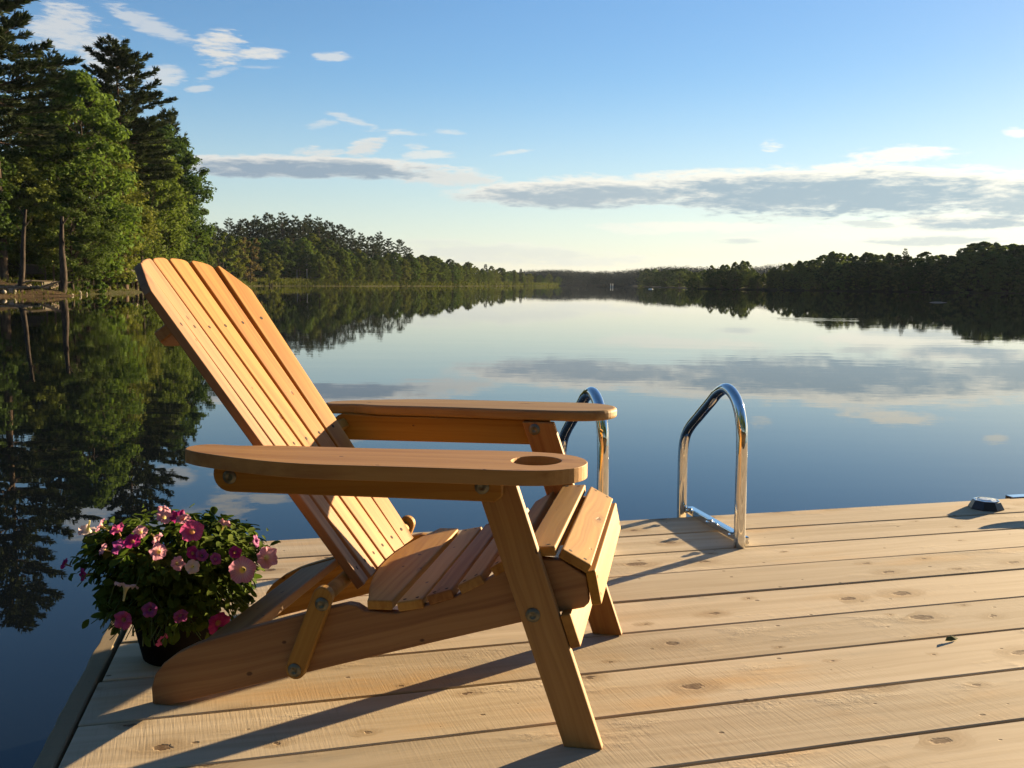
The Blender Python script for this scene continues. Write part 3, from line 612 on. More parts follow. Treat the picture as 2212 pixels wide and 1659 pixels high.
def grass():
    rs = np.random.RandomState(3); C = []
    def along(a, b, n, dmax):
        for _ in range(n):
            t = rs.rand(); d = rs.rand() * dmax; x = a[0] + (b[0] - a[0]) * t; y = a[1] + (b[1] - a[1]) * t
            nx, ny = -(b[1] - a[1]), b[0] - a[0]; L = math.hypot(nx, ny); x += nx / L * d; y += ny / L * d
            C.append((x, y, gz(x, y, LEFT, PROF_L) - .02))
    for k, (a, b) in enumerate(zip(LEFT[7:15], LEFT[8:16])): along(a, b, 160 if k < 3 else 700, 4.5)
    for a, b in zip(LEFT[15:24], LEFT[16:25]): along(a, b, 1700, 6)
    C = np.array(C); n = len(C); D = rs.normal(size=(n, 3)) * .35 + np.array([0, 0, 1.]); D /= np.linalg.norm(D, axis=1)[:, None]
    far = np.clip(C[:, 1] / 120, .8, 4.5)
    V, F = blades(rs, C, D, rs.uniform(.25, .7, n) * far, rs.uniform(.06, .14, n) * far)
    o = link('grass', np_mesh('grass', V, F), M_GRASS); tag(o, 'tufts of yellow green grass along the left bank', 'grass', kind='stuff')
grass()
def rock_mesh(seed, sx, sy, sz):
    bm = bmesh.new(); bmesh.ops.create_icosphere(bm, subdivisions=2, radius=1); rnd = random.Random(seed)
    ds = [Vector((rnd.gauss(0, 1), rnd.gauss(0, 1), rnd.gauss(0, 1))).normalized() for _ in range(9)]; hs = [rnd.uniform(.55, .85) for _ in ds]
    for v in bm.verts:
        for d, h in zip(ds, hs):
            k = v.co.dot(d)
            if k > h: v.co -= d * (k - h)
        v.co = Vector((v.co.x * sx, v.co.y * sy, v.co.z * sz))
    return bm_mesh(bm, 'boulder')
def rock(xv, D, up, s, label, group=None, seed=0):
    x, y = ground(xv, D); o = link('boulder', rock_mesh(seed, s, s * .8, s * .62), M_ROCK); o.location = (x, y, gz(x, y, LEFT, PROF_L) + up); o.rotation_euler = (seed * .7, seed * .4, seed * 1.9)
    tag(o, label, 'boulder', group); return o
rock(288, 101.2, 1.55, 1.0, 'pale boulder on the bank beside two thin dark trunks at the chair top', seed=3)
for i, (xv, D, s) in enumerate([(140, 74.6, .34), (120, 75.0, .28), (98, 74.2, .30), (84, 73.6, .26), (66, 73.2, .30), (30, 70.6, .36), (12, 69.8, .3), (155, 75.6, .25), (-20, 69, .4), (110, 76.2, .25), (172, 79.5, .3), (52, 73.5, .25), (186, 82.5, .28)]):
    rock(xv, D, .05, s, 'rough grey stone among the driftwood along the near left waterline', 'stones along the near left waterline', seed=10 + i)
# plank landing and the dark timber bank on the near left shore
x0, y0 = ground(46, 73.4); x1, y1 = ground(128, 75.4)
lz = EYE.z + (hor(130) - 607) / 2007 * 75
lt = thing('plank_landing', 'weathered plank landing with one pale end board beside the thick trunk on the left bank', 'landing', Matrix.Translation((x0, y0, lz)))
dd = Vector((x1 - x0, y1 - y0, -.10)); ln = dd.length; e1 = dd.normalized(); e2 = Vector((-e1.y, e1.x, 0)).normalized(); e3 = e1.cross(e2)
slab('walkway_board', [(0, 0), (ln, 0), (ln, 1.0), (0, 1.0)], .09, M_RIM, lt, frame((0, 0, 0), e1, e2, e3), .01, 1)
M_PALE = wood_mat('pale_board', (.62, .50, .30), (.50, .38, .2), (.2, .1, .05))
slab('end_board', [(ln * .64, 0), (ln * .93, 0), (ln * .93, .26), (ln * .64, .26)], .06, M_PALE, lt, frame((.02, -.09, -.34), Vector((e1.x, e1.y, 0)).normalized(), (0, 0, 1), Vector((e1.y, -e1.x, 0)).normalized()), .008, 1)
for q in (.1, .55, .95): slab('post', [(-.06, -1.1), (.06, -1.1), (.06, -.02), (-.06, -.02)], .12, M_BEAM, lt, frame(tuple(e1 * (ln * q) + Vector((0, .2, 0))), (1, 0, 0), (0, 0, 1), (0, -1, 0)), .008, 1)
bx, by = ground(48, 78.5); bz = EYE.z + (hor(100) - 571) / 2007 * 78.5
bt = thing('timber_bench', 'dark timber bench with a pale top rail on the bank above the plank landing', 'bench', Matrix.Translation((bx, by, bz)))
slab('back_panel', [(0, -.85), (2.15, -.85), (2.15, -.12), (0, -.12)], .06, M_BEAM, bt, frame((0, 0, 0), (1, 0, 0), (0, 0, 1), (0, -1, 0)), .01, 1)
slab('top_rail', [(-.05, -.12), (2.9, -.12), (2.9, .0), (-.05, .0)], .12, M_RIM, bt, frame((0, .03, 0), (1, 0, 0), (0, 0, 1), (0, -1, 0)), .01, 1)
for q in (.05, 2.05, 2.75): slab('post', [(q, -1.5), (q + .12, -1.5), (q + .12, -.12), (q, -.12)], .10, M_BEAM, bt, frame((0, .07, 0), (1, 0, 0), (0, 0, 1), (0, -1, 0)), .01, 1)
slab('seat_board', [(0, 0), (2.1, 0), (2.1, .45), (0, .45)], .06, M_BEAM, bt, frame((0, -.48, -.75), (1, 0, 0), (0, 1, 0), (0, 0, 1)), .01, 1)
# thin trunks standing at the waterline
def snag(xv0, yv0, xv1, yv1, D, r, label, mat):
    x, y = ground(xv0, D); x2, _ = ground(xv1, D); z0 = gz(x, y, LEFT, PROF_L) - .4; z1 = EYE.z + (hor(xv1) - yv1) / 2007 * D
    s = Soup(); s.tube(spline([(0, 0, 0), ((x2 - x) * .30 + r * .35, .05, (z1 - z0) * .3), ((x2 - x) * .65 - r * .3, .1, (z1 - z0) * .65), (x2 - x, 0, z1 - z0)], 4), list(np.linspace(r * 1.3, r * .5, 13)), 8)
    for k in range(4): s.tube([((x2 - x) * (.6 + .1 * k), .05, (z1 - z0) * (.6 + .1 * k)), ((x2 - x) * (.6 + .1 * k) + RT.uniform(-.9, .9), RT.uniform(-.5, .5), (z1 - z0) * (.72 + .1 * k))], [r * .3, r * .08], 5)
    rt = thing('bare_trunk', label, 'tree trunk', Matrix.Translation((x, y, z0))); link('trunk', s.mesh('trunk'), mat, rt)
snag(44, 640, 66, 455, 71.6, .20, 'thin dark trunk leaning right at the left waterline, left of the plank landing', M_BARK)
snag(136, 640, 143, 470, 74.4, .28, 'thick knotty trunk rising from the water at the right end of the plank landing', M_BARK)
snag(297, 600, 291, 470, 101.6, .16, 'thin dark trunk just left of the chair top', M_PINEBARK)
snag(306, 600, 313, 440, 102.6, .17, 'thin brown trunk touching the left tip of the chair top', M_BARK)
snag(371, 590, 374, 470, 124, .22, 'straight dark trunk right of the white birch', M_PINEBARK)
M_DRIFT = bark_mat('driftwood', (.09, .068, .048), (.24, .19, .14))
for i, (xv, D, L, an, tl) in enumerate([(20, 70.6, 2.2, .3, .10), (86, 73.2, 2.6, -.5, .22), (112, 74.3, 1.7, .9, .3), (64, 72.6, 1.5, -1.1, .12), (-10, 69.6, 2.4, .1, .05), (100, 73.6, 1.3, .4, .5), (30, 71.8, 1.8, -.2, .3)]):
    x, y = ground(xv, D); s = Soup(); s.tube([(0, 0, 0), (L * .4, .06, .05), (L, -.04, .02)], [.10, .085, .04], 7); s.tube([(L * .5, .05, .05), (L * .7, .2, .3)], [.04, .012], 5)
    o = link('driftwood_log', s.mesh('driftwood_log'), M_DRIFT); o.location = (x, y, gz(x, y, LEFT, PROF_L) + .10); o.rotation_euler = (0, -tl, an)
    tag(o, 'bleached driftwood log on the brown earth bank at the far left waterline', 'log', 'driftwood on the left bank')
# odd things far off
x, y = ground(584, 268); z = gz(x, y, LEFT, PROF_L); s = Soup(); s.tube([(0, 0, -.3), (-.12, 0, .55), (-.02, 0, 1.1), (.05, 0, 1.75)], [.22, .26, .17, .10], 8)
o = link('leaning_stump', s.mesh('leaning_stump'), M_BARK); o.location = (x, y, z); tag(o, 'dark leaning stump on the small grass clearing of the left shore', 'stump')
mp = plain('pale_paint', (.62, .60, .52), .7)
for i, (xv, lab) in enumerate([(1316, 'left one of two thin pale posts in the water before the far hill'), (1320.5, 'right one of two thin pale posts in the water before the far hill')]):
    x, y = ground(xv, 520); o = link('water_post', bm_mesh(lathe_bm([(0, 0), (.22, 0), (.22, 2.3), (.12, 2.5), (0, 2.5)], 8), 'water_post'), mp); o.location = (x, y, WZ - .5); tag(o, lab, 'post')
x, y = ground(1402, 300); bm = lathe_bm([(0, -.15), (.5, -.1), (.55, .05), (.4, .22), (0, .26)], 12); o = link('float', bm_mesh(bm, 'float', True), mp); o.location = (x, y, WZ); o.scale = (1.5, 1, 1); tag(o, 'tiny pale float on the water in front of the far hill', 'float')
x, y = ground(2020, 84); s = Soup(); s.tube([(-.75, 0, 0), (-.3, .02, .03), (.3, 0, .03), (.78, -.03, 0)], [.006, .02, .02, .006], 8); o = link('floating_branch', s.mesh('floating_branch'), mp); o.location = (x, y, WZ + .01); tag(o, 'thin pale branch floating on the dark reflection of the right bank', 'branch')

# ---------------------------------------------------------------- dock
def dockM(x, y, z=0, rz=0): return HEEL @ Matrix.Translation((x, y, z)) @ Matrix.Rotation(rz, 4, 'Z')
BA = R(13.3); BU = Vector((math.cos(BA), math.sin(BA), 0)); BN = Vector((-math.sin(BA), math.cos(BA), 0))
dock = thing('dock', 'floating dock of pale rough sawn pine planks under the wooden chair', 'dock', dockM(0, 0, 0, BA))
ROWS = [3.172, 2.957, 2.750, 2.542, 2.332, 2.116, 1.908, 1.699, 1.490, 1.280, 1.072, .862, .652, .442, .232, .02, -.19]
def row_n(i, u): return ROWS[i] + math.tan(R((2.33 - ROWS[i]) * .95)) * (u - 1.2)
rd = random.Random(8)
def board(i):
    n0 = lambda u: row_n(i + 1, u) + .0045 + wav2(u); n1 = lambda u: row_n(i, u) - .0035 + wav1(u)
    p1, p2, a1, a2 = rd.uniform(0, 6), rd.uniform(0, 6), rd.uniform(.0006, .0016), rd.uniform(.0006, .0016)
    wav1 = lambda u: a1 * math.sin(2.1 * u + p1) + rd.uniform(-.0005, .0005); wav2 = lambda u: a2 * math.sin(1.7 * u + p2) + rd.uniform(-.0005, .0005)
    u0 = -.425 + rd.uniform(-.006, .006); u1 = 4.6 + rd.uniform(-.01, .01); us = [u0 + (u1 - u0) * k / 60 for k in range(61)]
    nm = (ROWS[i] + ROWS[i + 1]) / 2
    poly = [(u, n0(u) - nm) for u in us] + [(u, n1(u) - nm) for u in reversed(us)]
    bm = slab_bm(poly, .038, .0022, 1)
    cup = rd.uniform(-.0015, .0015)
    o = link('deck_board', bm_mesh(bm, 'deck_board'), M_DECK, dock, Matrix.Translation((0, nm, -.038 + rd.uniform(-.0012, .0012))) @ Matrix.Rotation(cup, 4, 'X'))
for i in range(len(ROWS) - 1): board(i)
box = lambda a, b, c, d: [(a, c), (b, c), (b, d), (a, d)]
# end board on the left, a hand's width of rim showing, its saw-torn edge broken by small notches
rim = [(-.2, 0), (3.165, 0)]; k = 3.165
pts = [(-.2, 0), (3.165, 0)] + [(3.165 - 3.365 * q / 70, .040 + rd.uniform(-.0022, .0022)) for q in range(71)]
slab('rim_board', pts, .17, M_RIM, dock, frame((-.437, 0, -.172), (0, 1, 0), (-1, 0, 0), (0, 0, 1)), .003, 1)
slab('fascia_board', box(-.42, 4.6, 0, .16), .038, M_RIM, dock, frame((0, 3.16, -.20), (1, 0, 0), (0, 0, 1), (0, -1, 0)), .003, 1)
for u in (-.36, .35, 1.05, 1.75, 2.45, 3.15, 3.85): slab('joist', box(-.2, 3.12, 0, .16), .038, M_BEAM, dock, frame((u, 0, -.2), (0, 1, 0), (0, 0, 1), (1, 0, 0)), .003, 1)
slab('float_drum', box(-.3, 4.4, .1, 3.0), .30, M_BLACK, dock, frame((0, 0, -.505), (1, 0, 0), (0, 1, 0), (0, 0, 1)), .04, 2)

# ---------------------------------------------------------------- chair
chair = thing('lounge_chair', 'honey coloured slatted wooden folding chair with a cup hole in its near arm', 'chair', dockM(.187, 1.950, 0, R(-10.3)))
ARM = [(-.745, -.372), (-.752, -.345), (-.742, -.322), (-.715, -.312), (-.66, -.318), (-.60, -.304), (-.54, -.302), (-.48, -.301), (-.42, -.300), (-.36, -.297), (-.30, -.292), (-.24, -.288), (-.17, -.283), (-.10, -.284), (-.05, -.293), (-.015, -.315), (.004, -.345), (.010, -.375), (.004, -.405), (-.015, -.432), (-.05, -.453), (-.10, -.462), (-.18, -.463), (-.28, -.464), (-.38, -.468), (-.46, -.469), (-.53, -.460), (-.60, -.440), (-.66, -.418), (-.71, -.396)]
ARM = [(p[0], p[1]) for p in spline([(a, b, 0) for a, b in ARM + ARM[:1]], 3)[:-1]]
CUP = [(-.080 + .044 * math.cos(t * math.pi / 18), -.368 + .044 * math.sin(t * math.pi / 18)) for t in range(36)]
def bolt(x, y, z, ydir, r=.0095):
    prof = [(r * 1.45, 0), (r * 1.45, .0018), (r * 1.15, .0022), (r, .0040), (r * .62, .0050), (r * .55, .0030), (0, .0030)]
    link('bolt', bm_mesh(lathe_bm(prof, 20), 'bolt', True), M_GALV, chair, frame((x, y, z), (1, 0, 0), (0, 0, ydir), (0, ydir, 0)) if ydir < 0 else frame((x, y, z), (1, 0, 0), (0, 0, 1), (0, 1, 0)))
for sg in (-1, 1):
    outline = [(p[0], -sg * p[1] * -1 if False else p[1] * (1 if sg < 0 else -1)) for p in ARM]
    if sg > 0: outline = outline[::-1]
    x0 = outline[0]
    slab('armrest', [(p[0] - x0[0], p[1] - x0[1]) for p in outline], .026, M_CHAIR, chair, frame((x0[0], x0[1], .5305), (1, 0, 0), (0, 1, 0), (0, 0, 1)), .008, 3,
         hole=[(p[0] - x0[0], p[1] - x0[1]) for p in CUP] if sg < 0 else None)
    ys = lambda a, b: (min(sg * a, sg * b), max(sg * a, sg * b))
    bc = [(-.683 + .034 * math.cos(t), .5 + .034 * math.sin(t)) for t in [math.pi / 2 + math.pi * k / 12 for k in range(13)]]
    side('arm_support', bc + [(-.165, .466), (-.149, .480), (-.149, .530), (-.683, .530)][0:4] if False else bc + [(-.163, .468), (-.150, .478), (-.150, .530), (-.60, .530)], *ys(.3005, .3225), M_CHAIR, chair, 0.0)
    side('leg', [(-.037, 0), (.036, 0), (-.138, .528), (-.216, .528)], *ys(.279, .300), M_CHAIR, chair, math.atan2(.528, -.176))
    top = [(-.897, 0), (-.898, .035), (-.888, .065), (-.868, .090), (-.838, .113), (-.80, .133), (-.772, .144), (-.672, .178), (-.541, .220), (-.49, .234), (-.468, .240), (-.45, .238), (-.435, .229), (-.37, .228), (-.31, .247), (-.25, .269), (-.19, .305), (-.13, .343), (-.10, .352), (-.045, .350), (.0, .322), (.006, .272), (-.004, .262), (-.047, .251)]
    bot = [(-.122, .226), (-.282, .178), (-.86, 0)]
    side('seat_rail', (top + bot)[::-1], *ys(.2500, .2725), M_CHAIR, chair, R(17))
    L0, L1 = Vector((-.573, .106)), Vector((-.513, .258)); d = (L1 - L0).normalized(); q = Vector((-d.y, d.x)); rr = .020
    lp = [L0 + (q * math.cos(t) - d * math.sin(t)) * rr for t in [math.pi * k / 10 for k in range(11)]] + [L1 + (-q * math.cos(t) + d * math.sin(t)) * rr for t in [math.pi * k / 10 for k in range(11)]]
    side('link_bar', [(p.x, p.y) for p in lp], *ys(.2735, .2925), M_CHAIR, chair, math.atan2(d.y, d.x), .003)
    if sg < 0:
        bolt(-.682, -.3225, .496, -1); bolt(-.187, -.3225, .496, -1); bolt(-.513, -.2925, .244, -1); bolt(-.573, -.2925, .106, -1); bolt(-.096, -.300, .252, -1)
    else:
        bolt(-.185, .279, .510, -1); bolt(-.096, .279, .252, -1)
link('cup_floor', bm_mesh(lathe_bm([(0, 0), (.0425, 0), (.0425, .004), (0, .004)], 32), 'cup_floor'), M_CHAIR, chair, Matrix.Translation((-.080, -.368, .5315)))
# curved back of six fanned slats
TX, TZ = -.571, .821; T = Vector((TX, 0, TZ)); NB = Vector((TZ, 0, -TX))
B0 = Vector((-.467, 0, .250))
def halfw(s): return .186 + (.229 - .186) * s / .74
def recess(f, s=.4): return -(.010 + .028 * min(s, .8) / .8) * (1 - f * f)             # hollow of the back across its width
def toplen(y): return .850 - 1.15 * y * y - max(0, abs(y) - .165) * .75
for i in range(6):
    f0, f1 = -1 + i / 3, -1 + (i + 1) / 3; fm = (f0 + f1) / 2
    slope = (recess(f1) - recess(f0)) / ((f1 - f0) * halfw(.4)); cen0 = B0 + Vector((0, fm * halfw(0), 0)) + NB * recess(fm, 0); cen1 = B0 + T * .8 + Vector((0, fm * halfw(.8), 0)) + NB * recess(fm, .8)
    ex = (cen1 - cen0).normalized(); ey = (Vector((0, 1, 0)) + NB * slope); ey = (ey - ex * ey.dot(ex)).normalized(); ez = ex.cross(ey)   # ez points to the front
    if ez.dot(NB) < 0: ez = -ez; ey = -ey
    g = .0040; flip = 1 if ey.y > 0 else -1
    w0 = halfw(0) / 3; w1 = halfw(.78) / 3
    a = [(0, -w0 / 2 + g), (0, w0 / 2 - g)]
    tp = []
    for k in range(9):
        q = k / 8; yl = w1 / 2 - g - q * (w1 - 2 * g); yy = fm * halfw(.8) + flip * yl; sag = .003 * (2 * q - 1) ** 4
        tp.append((toplen(yy) - sag - (.002 if k in (0, 8) else 0), yl))
    slab('back_slat', [a[0]] + [a[1]] + tp if False else [a[1]] + tp + [a[0]], .019, M_CHAIR, chair, frame(cen0 - ez * .019, ex, ey, ez), .0028, 2)
    for s, in ((.655,), (.335,), (.035,)):
        c = cen0 + ex * (s / ex.dot(T)) + ez * .0006
        link('screw_hole', bm_mesh(lathe_bm([(0, 0), (.0042, 0), (.0046, -.002), (0, -.002)], 12), 'screw_hole'), M_DARKHOLE, chair, frame(c, ex, ey, ez))
# rails behind the back: each has a hollowed front that sets the curve
def back_rail(s, half, depth, t, name='back_rail', tilt=0.):
    o = B0 + T * s; pts = []
    for k in range(17):
        y = -half + 2 * half * k / 16; f = max(-1, min(1, y / halfw(s))); pts.append((y, recess(f, s) - .0195))
    pts += [(half, -.03 - depth * .5), (half * .8, -.03 - depth * .85), (half * .4, -.03 - depth), (-half * .4, -.03 - depth), (-half * .8, -.03 - depth * .85), (-half, -.03 - depth * .5)]
    ez = T; ex = Vector((0, 1, 0)); ey = NB
    e = ex.cross(ey)
    slab(name, pts[::-1] if e.dot(T) < 0 else pts, t, M_CHAIR, chair, frame(o - T * t / 2, ex, ey, e), .003, 1) if e.dot(T) > 0 else slab(name, [(-p[0], p[1]) for p in pts], t, M_CHAIR, chair, frame(o - T * t / 2, -ex, ey, T), .003, 1)
back_rail(.655, .215, .055, .026)
back_rail(.335, .298, .050, .026)
tube('pivot_rod', [(-.518, -.291, .250), (-.518, .291, .250)], .0150, M_CHAIR, chair)
# seat slats, back to front: centre of the top face, tilt, width
SEAT = [(-.342, .2560, 12, .052), (-.283, .2755, 19, .052), (-.224, .3035, 29, .052), (-.160, .3440, 33, .055)]
def seat_slat(x, z, tilt, wd, half=.2765, t=.019):
    a = R(tilt); ey = Vector((math.cos(a), 0, math.sin(a))); ez = Vector((-math.sin(a), 0, math.cos(a)))
    o = Vector((x, half, z)) - ey * wd / 2 - ez * t
    slab('seat_slat', box(0, 2 * half, 0, wd), t, M_CHAIR, chair, frame(o, (0, -1, 0), ey, ez), .0028, 2)
    for sg in (-1, 1):
        for q in (-.25, .25):
            c = Vector((x, sg * .2615, z)) + ey * wd * q + ez * .0005
            link('screw_hole', bm_mesh(lathe_bm([(0, 0), (.0036, 0), (.0036, -.002), (0, -.002)], 10), 'screw_hole'), M_DARKHOLE, chair, frame(c, (0, -1, 0), ey, ez))
for a in SEAT: seat_slat(*a)
seat_slat(-.086, .3760, 4, .056); seat_slat(-.017, .3600, -28, .062); seat_slat(.0235, .3040, -79, .066)
arc = [(-.2765, .0)] + [(y, -.0) for y in ()]
pts = [(-.2765, .056), (-.2765, .006)] + [(-.25 + .5 * k / 20, -.044 * (1 - ((-.25 + .5 * k / 20) / .25) ** 2)) for k in range(21)] + [(.2765, .006), (.2765, .056)]
slab('seat_slat', [(-p[0], p[1]) for p in pts], .019, M_CHAIR, chair, frame((-.432, 0, .233), (0, -1, 0), (1, 0, .03), (-.03, 0, 1)), .0028, 2)
a = math.atan2(.528, -.174); ey = Vector((math.cos(a), 0, math.sin(a))); ez = Vector((math.sin(a), 0, -math.cos(a)))
slab('front_brace', box(0, .60, 0, .066), .020, M_CHAIR, chair, frame(Vector((-.0265, .30, .190)) + ez * .0015, (0, -1, 0), ey, ez), .003, 2)
a = R(18.4); ey = Vector((math.cos(a), 0, math.sin(a))); ez = Vector((-math.sin(a), 0, math.cos(a)))
slab('rear_brace', box(0, .499, 0, .105), .02, M_CHAIR, chair, frame(Vector((-.79, .2495, .136)) - ez * .021, (0, -1, 0), ey, ez), .003, 2)

# ---------------------------------------------------------------- ladder
ladder = thing('swim_ladder', 'polished steel swim ladder with two looped handrails on the far dock edge', 'ladder', dockM(.7527, 3.0033, 0, BA))
HOOP = spline([(0, 0, .0), (0, 0, .18), (0, 0, .345), (0, .012, .425), (0, .050, .487), (0, .112, .515), (0, .178, .497), (0, .240, .456), (0, .330, .396), (0, .405, .345), (0, .448, .300), (0, .466, .235), (0, .467, .10), (0, .467, -.3), (0, .467, -1.1)], 8)
for u in (0, -.478):
    M = Matrix.Translation((u, 0, 0))
    tube('handrail', HOOP, .0190, M_STEEL, ladder, M, 24)
    bar = slab('mounting_bar', box(0, .448, 0, .026), .028, M_STEEL, ladder, frame((u + .014, .012, .003), (0, 1, 0), (0, 0, 1), (1, 0, 0)) , .003, 2)
    for v in (.05, .225, .40):
        link('bolt', bm_mesh(lathe_bm([(0, 0), (.015, 0), (.015, .002), (.0095, .0025), (.0095, .009), (.006, .011), (0, .011)], 6 if False else 12), 'bolt'), M_STEEL, ladder, Matrix.Translation((u, v, .0292)))
    if 0: link('foot_plate', bm_mesh(lathe_bm([(0, 0), (.024, 0), (.024, .004), (.0195, .008), (0, .008)], 24), 'foot_plate', False), M_STEEL, ladder, Matrix.Translation((u, 0, .0005)))
for z in (-.32, -.60, -.88): slab('tread', box(-.478, 0, 0, .07), .025, M_STEEL, ladder, frame((0, .435, z), (1, 0, 0), (0, 1, 0), (0, 0, 1)), .004, 1)

# ---------------------------------------------------------------- deck light, cleat, edge plate, leaf
lightM = dockM(1.846, 3.548, 0, R(10))
dl = thing('deck_light', 'small octagonal black deck light with a glass top near the far dock edge', 'light', lightM)
link('housing', bm_mesh(lathe_bm([(0, 0), (.064, 0), (.064, .004), (.050, .029), (.046, .032), (.041, .032), (.039, .027), (0, .027)], 8), 'housing'), M_BLACK, dl)
mg, tg, pg, _ = newmat('lamp_glass'); pg.inputs['Base Color'].default_value = (.75, .78, .76, 1); pg.inputs['Roughness'].default_value = .18; pg.inputs['Specular IOR Level'].default_value = .8
tg.put(pg.inputs['Normal'], tg.bump(tg.voro(tg.n.new('ShaderNodeTexCoord').outputs['Object'], 90)['Distance'], .002, .8))
link('glass_top', bm_mesh(lathe_bm([(.0405, .0275), (.038, .0330), (.026, .037), (0, .038)], 8), 'glass_top'), mg, dl)
link('trim_ring', bm_mesh(lathe_bm([(.0465, .0322), (.0475, .0342), (.0425, .0345), (.042, .0322)], 8), 'trim_ring'), M_STEEL, dl)
cl = thing('mooring_cleat', 'metal mooring cleat beyond the right edge of the photo, its horned shadow on the planks', 'cleat', dockM(2.125, 3.470, 0, R(-22)))
s = Soup(); s.tube(spline([(-.13, 0, .066), (-.08, 0, .052), (0, 0, .046), (.08, 0, .052), (.13, 0, .066)], 5), [.006, .010, .0115, .012, .013, .0135, .014, .0145, .015, .0155, .0155, .0155, .015, .0145, .014, .0135, .013, .012, .0115, .010, .006], 10)
for q in (-.035, .035): s.tube([(q * 1.25, 0, .004), (q, 0, .03), (q * .9, 0, .046)], [.017, .012, .012], 10)
link('horns', s.mesh('horns'), M_GALV, cl); slab('base_plate', box(-.06, .06, -.025, .025), .006, M_GALV, cl, Matrix.Translation((0, 0, .0005)), .001, 1)
ep = thing('edge_plate', 'thin metal plate along the dock edge at the right border of the photo', 'plate', dockM(2.04, 3.728, 0, R(12.3)))
slab('plate', box(0, .5, -.012, .03), .004, M_STEEL, ep, Matrix.Translation((0, 0, .0007)), .0015, 1); slab('lip', box(0, .5, .0305, .0335), .044, M_STEEL, ep, Matrix.Translation((0, 0, -.04)), .001, 1)
bm = bmesh.new(); lp = [(-.02, 0, .001), (-.008, .007, .006), (.009, .008, .007), (.024, 0, .001), (.010, -.007, .002), (-.007, -.007, .001)]; vs = [bm.verts.new(q) for q in lp]; m0 = bm.verts.new((0, 0, .010))
for i in range(6): bm.faces.new((vs[i], vs[(i + 1) % 6], m0))
lf = link('fallen_leaf', bm_mesh(bm, 'fallen_leaf'), leaf_mat('dry_leaf', (.06, .085, .045), (.09, .10, .05), .2)); lf.matrix_basis = dockM(1.072, 2.19, .0008, .4); tag(lf, 'small curled grey green leaf lying on the planks at right', 'leaf')

# ---------------------------------------------------------------- petunias
PC = Vector((0, 0, .226))
pot = thing('flower_pot', 'dark pot of pink and purple petunias behind the chair at the left dock edge', 'potted plant', dockM(-.784, 2.105, 0, .3))
link('pot', bm_mesh(lathe_bm([(0, .004), (.074, .0), (.078, .004), (.108, .150), (.114, .152), (.115, .170), (.107, .170), (.102, .152), (0, .15)], 40), 'pot', True), M_POT, pot)
link('soil', bm_mesh(lathe_bm([(0, .162), (.06, .160), (.103, .155)], 24), 'soil', True), M_SOIL, pot)
def petunia(seed, r=.031):
    rnd = random.Random(seed); bm = bmesh.new(); rings = []; n = 40
    prof = [(.0025, -.040), (.0032, -.022), (.0055, -.010), (.010, -.002), (.017, .003), (.025, .004), (1, .001)]
    ph = rnd.uniform(0, 6.28); tl = rnd.uniform(-.004, .004)
    for k, (rr, z) in enumerate(prof):
        ring = []
        for i in range(n):
            a = 2 * math.pi * i / n; lob = .5 + .5 * math.cos(5 * a); last = k == len(prof) - 1
            rad = (r * (.90 + .12 * lob ** .6) if last else rr * (r / .031)) * (1 + (.04 * math.sin(9 * a + ph) if k > 4 else 0))
            zz = z + (k / 6) ** 3 * (.0035 * math.sin(5 * a + ph) + .0024 * math.sin(10 * a + 1.7 * ph) + .002 * math.sin(17 * a + ph)) - (.003 * (1 - lob) if k > 4 else 0) + tl * math.cos(a) * (k / 6) ** 2
            ring.append(bm.verts.new((rad * math.cos(a), rad * math.sin(a), zz)))
        rings.append(ring)
    for a, b in zip(rings, rings[1:]):
        for i in range(n): bm.faces.new((a[i], a[(i + 1) % n], b[(i + 1) % n], b[i]))
    return bm_mesh(bm, 'petunia_flower', True)
def petal_mat(name, edge, inner, throat):
    m, t, p, o = newmat(name); P = t.n.new('ShaderNodeTexCoord').outputs['Object']; x, y, z = t.sep(P)
    r = t.m('SQRT', t.m('ADD', t.m('MULTIPLY', x, x), t.m('MULTIPLY', y, y))); an = t.m('ARCTAN2', y, x)
    vein = t.m('POWER', t.m('ABSOLUTE', t.m('SINE', t.m('ADD', t.m('MULTIPLY', an, 12.5), t.m('MULTIPLY', t.noise(P, 120, 3), 2.)))), 5.)
    c = t.mix(t.ss(r, .009, .026), (*inner, 1), (*edge, 1)); c = t.mix(t.m('MULTIPLY', vein, .30), c, (edge[0] * .55, edge[1] * .3, edge[2] * .5, 1)); c = t.mix(t.ss(r, .010, .005), c, (*throat, 1))
    t.put(p.inputs['Base Color'], c); p.inputs['Roughness'].default_value = .55; p.inputs['Specular IOR Level'].default_value = .2
    tr = t.n.new('ShaderNodeBsdfTranslucent'); t.put(tr.inputs[0], c); mx = t.n.new('ShaderNodeMixShader'); mx.inputs[0].default_value = .4
    t.l.new(p.outputs[0], mx.inputs[1]); t.l.new(tr.outputs[0], mx.inputs[2]); t.l.new(mx.outputs[0], o.inputs[0]); return m
PM = {'m': petal_mat('petal_magenta', (.40, .03, .19), (.28, .015, .14), (.35, .2, .1)), 'h': petal_mat('petal_hot_pink', (.62, .11, .29), (.52, .07, .22), (.5, .3, .15)), 'p': petal_mat('petal_pink', (.68, .33, .44), (.72, .38, .38), (.7, .6, .25)),
      'u': petal_mat('petal_purple', (.36, .09, .27), (.26, .04, .22), (.3, .2, .2)), 'w': petal_mat('petal_white', (.72, .56, .54), (.70, .60, .50), (.65, .6, .3)), 'l': petal_mat('petal_light_pink', (.66, .30, .42), (.72, .45, .50), (.85, .75, .25))}
